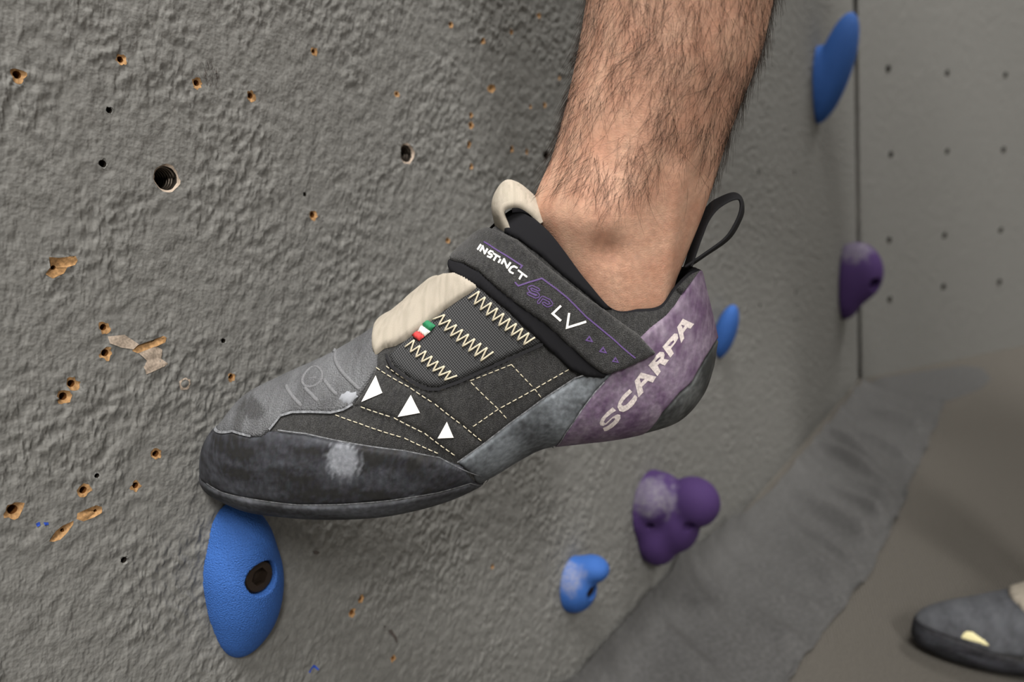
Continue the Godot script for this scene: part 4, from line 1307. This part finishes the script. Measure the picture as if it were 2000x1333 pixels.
# ---------------------------------------------------------------- the other shoe, flat on the mat
func build_other_shoe() -> void:
	var rows := [
		[0, 14, 1, 30, 0.5, 90, 0.42, 2.4, 2.0], [2, 10, 4, 36, 9, 90, 0.42, 2.5, 2.0], [8, 5, 14, 44, 18, 90, 0.42, 2.6, 2.0], [26, 2, 36, 52, 29, 90, 0.4, 2.8, 2.0],
		[55, 0, 64, 60, 38, 90, 0.38, 3.0, 2.0], [90, 0, 96, 74, 43, 90, 0.36, 3.0, 1.95], [120, 1, 124, 92, 43, 86, 0.36, 3.0, 1.95], [150, 5, 146, 112, 39, 62, 0.36, 2.8, 2.0],
		[175, 8, 176, 84, 36, 42, 0.38, 2.6, 2.0], [205, 6, 206, 72, 35, 36, 0.4, 2.5, 2.0], [235, 6, 228, 76, 31, 38, 0.42, 2.4, 2.0], [251, 16, 242, 88, 20, 46, 0.45, 2.3, 2.0], [256, 34, 249, 92, 8, 56, 0.5, 2.2, 2.0], [257, 44, 251, 93, 0.5, 60, 0.5, 2.0, 2.0]]
	loft = Loft.new(self, rows, 10, 56)
	loft.fill_buckets()
	var f := pv([425, -708.2])[0] * 0.001
	shoe = base("climbing_shoe", Vector3(f.x, 0.002, f.y), Basis(Vector3.UP, deg_to_rad(-12.0)))
	tag(shoe, "dark climbing shoe flat on the mat, cut off by the right edge of the photo", "climbing shoe", "climbing shoes")
	put("upper", loft.body(dark_suede), MAT.suede, shoe)
	layer("toe_patch", [-5, 30, 10, 31, 40, 32, 60, 28, 85, 30, 100, 34, 104, 60, 108, 110, 40, 80, 0, 60], -0.3, 1.2, 1.2, MAT.pebbled_rubber, func(p): return dusty(p, lin(84, 86, 92), lin(126, 129, 136), 0.45), true)
	layer("toe_rand", [-5, 31, 10, 31, 40, 31, 70, 28, 110, 26, 140, 22, 140, 6, 100, 4, 40, 4, -5, 4], -0.4, 1.6, 1.6, MAT.rubber, func(p): return dusty(p, lin(36, 36, 40), lin(84, 86, 94), 0.22, Vector2(0.5, 1.5)), true)
	layer("sole", [-8, 6, 40, 5, 100, 5, 150, 8, 150, -8, -8, -8], -0.4, 2.4, 1.6, MAT.rubber, func(p): return dusty(p, lin(44, 44, 48), lin(96, 98, 104), 0.3), true)
	layer("heel_rand", [140, 2, 150, 30, 190, 60, 230, 82, 262, 96, 262, -4, 150, -4], -0.4, 1.5, 1.6, MAT.rubber, func(p): return dusty(p, lin(88, 62, 100), lin(150, 130, 158), 0.36), true)
	put("printed_triangle", loft.layer(pv([34, 34, 40, 41, 46, 42, 56, 38, 61, 34]), [], 0.9, 1.6, 0.4), MAT.print_cream, shoe)
	layer("tongue_leather", [88, 30, 96, 34, 100, 60, 88, 68, 74, 71, 88, 86, 124, 110, 126, 80, 113, 40, 100, 24], 0.8, 3.2, 1.4, MAT.hide, func(p): return cream(p), true)
	layer("strap", [118, 66, 150, 30, 172, 40, 140, 96, 126, 100], 1.2, 3.6, 1.4, MAT.suede, dark_suede, true)

# ---------------------------------------------------------------- the climber
var leg_st := [
	[213.2, 89.4, 173.8, 89.4, 16, 90, 0.50, 2.00, 2.00],
	[216.5, 99.4, 166, 100.7, 24, 90, 0.50, 1.90, 2.00],
	[217.9, 109.8, 162, 112.4, 28, 90, 0.50, 1.90, 2.10],
	[220.7, 121.3, 156.6, 129.6, 30.5, 90, 0.52, 1.80, 2.10],
	[225.6, 135, 151.7, 146.8, 32, 90, 0.55, 1.70, 2.10],
	[230.3, 149.2, 150.4, 156.5, 33, 90, 0.58, 1.65, 2.10],
	[234.3, 163.6, 153.7, 166, 33.5, 90, 0.58, 1.65, 2.10],
	[238.7, 181.7, 159.8, 180.5, 34, 90, 0.56, 1.70, 2.10],
	[244.6, 203.2, 165.7, 203.2, 36, 90, 0.53, 1.85, 2.10],
	[250.9, 223.4, 170.3, 225.1, 39, 90, 0.50, 1.95, 2.05],
	[254.3, 246.3, 173.4, 246.3, 42, 90, 0.50, 2.00, 2.00],
	[258.4, 268.8, 174.4, 268.8, 46, 90, 0.50, 2.00, 2.00],
	[265.6, 311.4, 173.8, 311.4, 53, 90, 0.50, 2.00, 2.00],
	[265.1, 363.1, 174.4, 363.1, 56, 90, 0.50, 2.00, 2.00],
	[252.2, 408.8, 175.9, 408.8, 52, 90, 0.50, 2.00, 2.00],
	[247.1, 439.2, 172.1, 439.2, 53, 90, 0.50, 2.00, 2.00],
	[252.6, 474.9, 166.4, 474.9, 62, 90, 0.50, 2.00, 2.00],
	[255.7, 495.1, 164.1, 495.1, 60, 90, 0.50, 2.00, 2.00],
	[247.6, 503, 172.8, 503, 40, 90, 0.50, 2.00, 2.00],
	[229.6, 504.9, 194.1, 504.9, 2, 90, 0.50, 2.00, 2.00]]

func skin_tone(p: Vector3) -> Color:
	var n: float = nz.skin.get_noise_3d(p.x, p.y, p.z * 2.0)
	var c := lin(208, 166, 142).lerp(lin(196, 148, 124), clampf(0.45 + n, 0, 1))
	return c

func ankle_bumps(p: Vector3) -> Vector3:
	if p.z <= 0.0: return p
	var s: Array = [179.2, 154.8, 30, 214, 184.1, 30, 212, 126.8, 30]
	var q := Vector2(p.x, p.y)
	p.z += 3.6 * exp(-(q - Vector2(s[0], s[1])).length_squared() / 170.0)                     # outer ankle bone
	p.z -= 2.6 * exp(-(q - Vector2(s[0] + 4, s[1] - 14)).length_squared() / 45.0)
	var a := Vector2(s[3], s[4])                                                            # edge of the heel tendon, with a hollow in front of it
	var e := Vector2(s[6], s[7]) - a
	var t := clampf((q - a).dot(e) / e.length_squared(), 0, 1)
	var d := (q - a - e * t).dot(Vector2(-e.y, e.x).normalized())
	var fade := smoothstep(0.0, 0.25, t)
	p.z += fade * (2.6 * exp(-d * d / 22.0) - 2.2 * exp(-(d - 10.0) * (d - 10.0) / 50.0) * signf(1.0))
	return p

func build_person() -> void:
	var o := base("person", Vector3(-0.1408, 0.3474, -0.3720))
	tag(o, "climber with bare hairy lower leg stepping up in the raised shoe", "person")
	loft = Loft.new(self, leg_st, 10, 48, ankle_bumps)
	loft.fill_buckets()
	var all := begin()
	all.append_from(loft.body(skin_tone), 0, Transform3D.IDENTITY)
	# the rest of the climber, outside the frame: [joint, joint, radius, radius] in metres; faces the wall, high step on the near foot
	var near_knee := Vector3(0.085, 0.885, -0.372)
	var near_hip := Vector3(0.49, 0.95, -0.466)
	var far_hip := Vector3(0.6, 0.95, -0.62)
	var far_knee := Vector3(0.585, 0.5, -0.66)
	var far_ankle := Vector3(0.626, 0.1, -0.665)
	var pelvis := Vector3(0.55, 1.0, -0.545)
	var chest := Vector3(0.43, 1.32, -0.63)
	var near_shoulder := Vector3(0.3, 1.42, -0.5)
	var far_shoulder := Vector3(0.51, 1.42, -0.79)
	var near_elbow := Vector3(0.08, 1.28, -0.47)
	var far_elbow := Vector3(0.33, 1.27, -0.88)
	var near_wrist := Vector3(-0.09, 1.42, -0.5)
	var far_wrist := Vector3(0.17, 1.48, -0.89)
	var skin := [[Vector3(0.072, 0.8, -0.372), near_knee, 0.046, 0.056], [near_knee, near_hip, 0.06, 0.085], [far_ankle, far_ankle + Vector3(-0.01, 0.22, 0.0), 0.034, 0.054], [far_ankle + Vector3(-0.01, 0.22, 0), far_knee, 0.054, 0.05], [far_knee, far_hip, 0.058, 0.085],
		[near_hip, far_hip, 0.1, 0.1], [pelvis, chest, 0.11, 0.12], [near_shoulder, far_shoulder, 0.065, 0.065], [chest, Vector3(0.37, 1.52, -0.67), 0.09, 0.055], [Vector3(0.36, 1.55, -0.68), Vector3(0.335, 1.62, -0.7), 0.07, 0.095], [Vector3(0.315, 1.56, -0.712), Vector3(0.3, 1.53, -0.722), 0.055, 0.04], [Vector3(0.245, 1.6, -0.76), Vector3(0.236, 1.58, -0.766), 0.012, 0.016],
		[near_shoulder, near_elbow, 0.05, 0.04], [near_elbow, near_wrist, 0.042, 0.028], [far_shoulder, far_elbow, 0.05, 0.04], [far_elbow, far_wrist, 0.042, 0.028]]
	for w in [near_wrist, far_wrist]:                          # palms flat on the wall, fingers spread up
		skin.append([w, w + Vector3(-0.02, 0.07, -0.005), 0.026, 0.03])
	var flesh := figure(skin, 0.014, 0.03, skin_tone)
	all.append_from(flesh, 0, Transform3D(Basis.IDENTITY, -o.position))
	for w in [near_wrist, far_wrist]:
		for k in 5:
			var root: Vector3 = w + Vector3(-0.025, 0.085, 0.0) + WALL_A * (0.02 * (k - 2)) if k < 4 else w + Vector3(-0.015, 0.035, 0.0) + WALL_A * 0.03
			var dir: Vector3 = (WALL_B + WALL_A * (0.14 * (k - 1.5)) - WALL_N * 0.25).normalized() if k < 4 else (WALL_A + WALL_B * 0.6 - WALL_N * 0.2).normalized()
			var long: float = [0.06, 0.072, 0.068, 0.052, 0.05][k]
			tube(all, PackedVector3Array([root - dir * 0.02 - o.position, root + dir * long * 0.5 - o.position, root + dir * long - WALL_N * 0.004 - o.position]), 0.0095, 8, 0.0078)
	all.index()
	all.generate_normals()
	var leg := put("body", all.commit(), MAT.skin, o)
	var cloth := figure([[near_knee.lerp(near_hip, 0.45), near_hip, 0.098, 0.108], [far_knee.lerp(far_hip, 0.4), far_hip, 0.1, 0.108], [near_hip, far_hip, 0.118, 0.118], [pelvis, pelvis.lerp(chest, 0.15), 0.13, 0.125]], 0.014, 0.03, null)
	put("shorts", cloth, MAT.shorts_cloth, o).position = -o.position
	cloth = figure([[pelvis.lerp(chest, 0.1), chest, 0.134, 0.138], [near_shoulder, far_shoulder, 0.078, 0.078], [near_shoulder, near_shoulder.lerp(near_elbow, 0.55), 0.066, 0.062], [far_shoulder, far_shoulder.lerp(far_elbow, 0.55), 0.066, 0.062]], 0.014, 0.04, null)
	put("shirt", cloth, MAT.shirt_cloth, o).position = -o.position
	cloth = figure([[Vector3(0.375, 1.6, -0.685), Vector3(0.35, 1.66, -0.695), 0.08, 0.085]], 0.012, 0.02, null)
	put("head_hair", cloth, MAT.hair, o).position = -o.position
	# hair on the shin and calf: fine bent strands that lie down along the leg
	var rng := RandomNumberGenerator.new()
	rng.seed = 77
	var st := begin()
	var dens := noise(61, 0.035, 2)
	var count := 0
	var first := 57
	while count < 5600:
		var fi := rng.randf_range(first, 10 * 12.5)
		var fj := rng.randf_range(0, loft.nj - 1)
		var i := int(fi)
		var j := int(fj)
		var side := 1 if rng.randf() < 0.72 else -1
		var p := loft.at(i, j).lerp(loft.at(i + 1, j), fi - i).lerp(loft.at(i, mini(j + 1, loft.nj - 1)), fj - j)
		var n := loft.at_n(i, j)
		var up := (loft.at(i + 1, j) - loft.at(i, j)).normalized()
		var s := (fi - first) / 70.0
		var keep := smoothstep(0.02, 0.32, s + 0.35 * dens.get_noise_3d(p.x, p.y, p.z * side)) * (0.45 + 0.8 * maxf(0.0, dens.get_noise_3d(p.x * 1.3 + 90, p.y * 0.6, p.z * side)))
		if rng.randf() > keep: continue
		count += 1
		var f := Vector3(1, 1, side)
		p *= f
		n *= f
		up *= f
		var across := n.cross(up).normalized()
		var lean := rng.randfn(0.0, 0.35) + 0.5 * dens.get_noise_2d(p.x * 1.5, p.y * 1.5)
		var d := (-up * cos(lean) + across * sin(lean) + n * rng.randf_range(0.12, 0.5)).normalized()
		var l := rng.randf_range(6.0, 19.0)
		var curl := rng.randfn(0.0, 0.5)
		var pts := PackedVector3Array()
		var q := p - n * 0.3
		for k in 5:
			pts.append(q * 0.001)
			q += d * l / 4.0
			d = (d + across * curl * 0.28 - n * 0.06).normalized()
		tube(st, pts, 0.00006, 3, 0.000025, false)
	tag(put("leg_hair", done(st), MAT.hair, leg), "fine dark brown leg hair", "", "", "stuff")

# a rounded body grown round its bones, as surface nets
func figure(bones: Array, cell: float, blend: float, tint) -> ArrayMesh:
	var lo := Vector3.ONE * 1e9
	var hi := -lo
	for b in bones:
		for k in 2:
			lo = lo.min(b[k] - Vector3.ONE * (b[k + 2] + cell * 3))
			hi = hi.max(b[k] + Vector3.ONE * (b[k + 2] + cell * 3))
	var n := Vector3i(((hi - lo) / cell).ceil()) + Vector3i.ONE
	var f := PackedFloat32Array()
	f.resize(n.x * n.y * n.z)
	f.fill(1.0)
	for b in bones:
		var reach := maxf(b[2], b[3]) + 0.06
		var c0 := Vector3i(((b[0].min(b[1]) - Vector3.ONE * reach - lo) / cell).floor()).clamp(Vector3i.ZERO, n - Vector3i.ONE)
		var c1 := Vector3i(((b[0].max(b[1]) + Vector3.ONE * reach - lo) / cell).ceil()).clamp(Vector3i.ZERO, n - Vector3i.ONE)
		var d: Vector3 = b[1] - b[0]
		for z in range(c0.z, c1.z + 1):
			for y in range(c0.y, c1.y + 1):
				for x in range(c0.x, c1.x + 1):
					var p := lo + Vector3(x, y, z) * cell
					var t := clampf((p - b[0]).dot(d) / d.length_squared(), 0, 1)
					var s: float = (p - b[0] - d * t).length() - lerpf(b[2], b[3], t)
					var k := (z * n.y + y) * n.x + x
					f[k] = s if f[k] > 0.9 else smin(f[k], s, blend)
	var ids := {}
	var vs := PackedVector3Array()
	for z in n.z - 1:
		for y in n.y - 1:
			for x in n.x - 1:
				var c := (z * n.y + y) * n.x + x
				var sum := Vector3.ZERO
				var cnt := 0
				for a in 8:
					var va := f[c + (a & 1) + ((a >> 1) & 1) * n.x + (a >> 2) * n.x * n.y]
					for bit in [1, 2, 4]:
						if a & bit: continue
						var b: int = a | bit
						var vb := f[c + (b & 1) + ((b >> 1) & 1) * n.x + (b >> 2) * n.x * n.y]
						if (va < 0) == (vb < 0): continue
						sum += Vector3(a & 1, (a >> 1) & 1, a >> 2).lerp(Vector3(b & 1, (b >> 1) & 1, b >> 2), va / (va - vb))
						cnt += 1
				if cnt:
					ids[c] = vs.size()
					vs.append(lo + (Vector3(x, y, z) + sum / cnt) * cell)
	var st := begin()
	var step := [1, n.x, n.x * n.y]
	for z in range(1, n.z - 1):
		for y in range(1, n.y - 1):
			for x in range(1, n.x - 1):
				var c := (z * n.y + y) * n.x + x
				for ax in 3:
					if (f[c] < 0) == (f[c + step[ax]] < 0): continue
					var u: int = step[(ax + 1) % 3]
					var v: int = step[(ax + 2) % 3]
					var q := [ids[c], ids[c - u], ids[c - u - v], ids[c - v]]
					if f[c] < 0: q.reverse()
					for k in [0, 1, 2, 0, 2, 3]:
						var p := vs[q[k]]
						if tint != null: st.set_color(tint.call(p * 1000.0))
						st.set_uv(Vector2(p.x, p.y))
						st.add_vertex(p)
	return done(st)
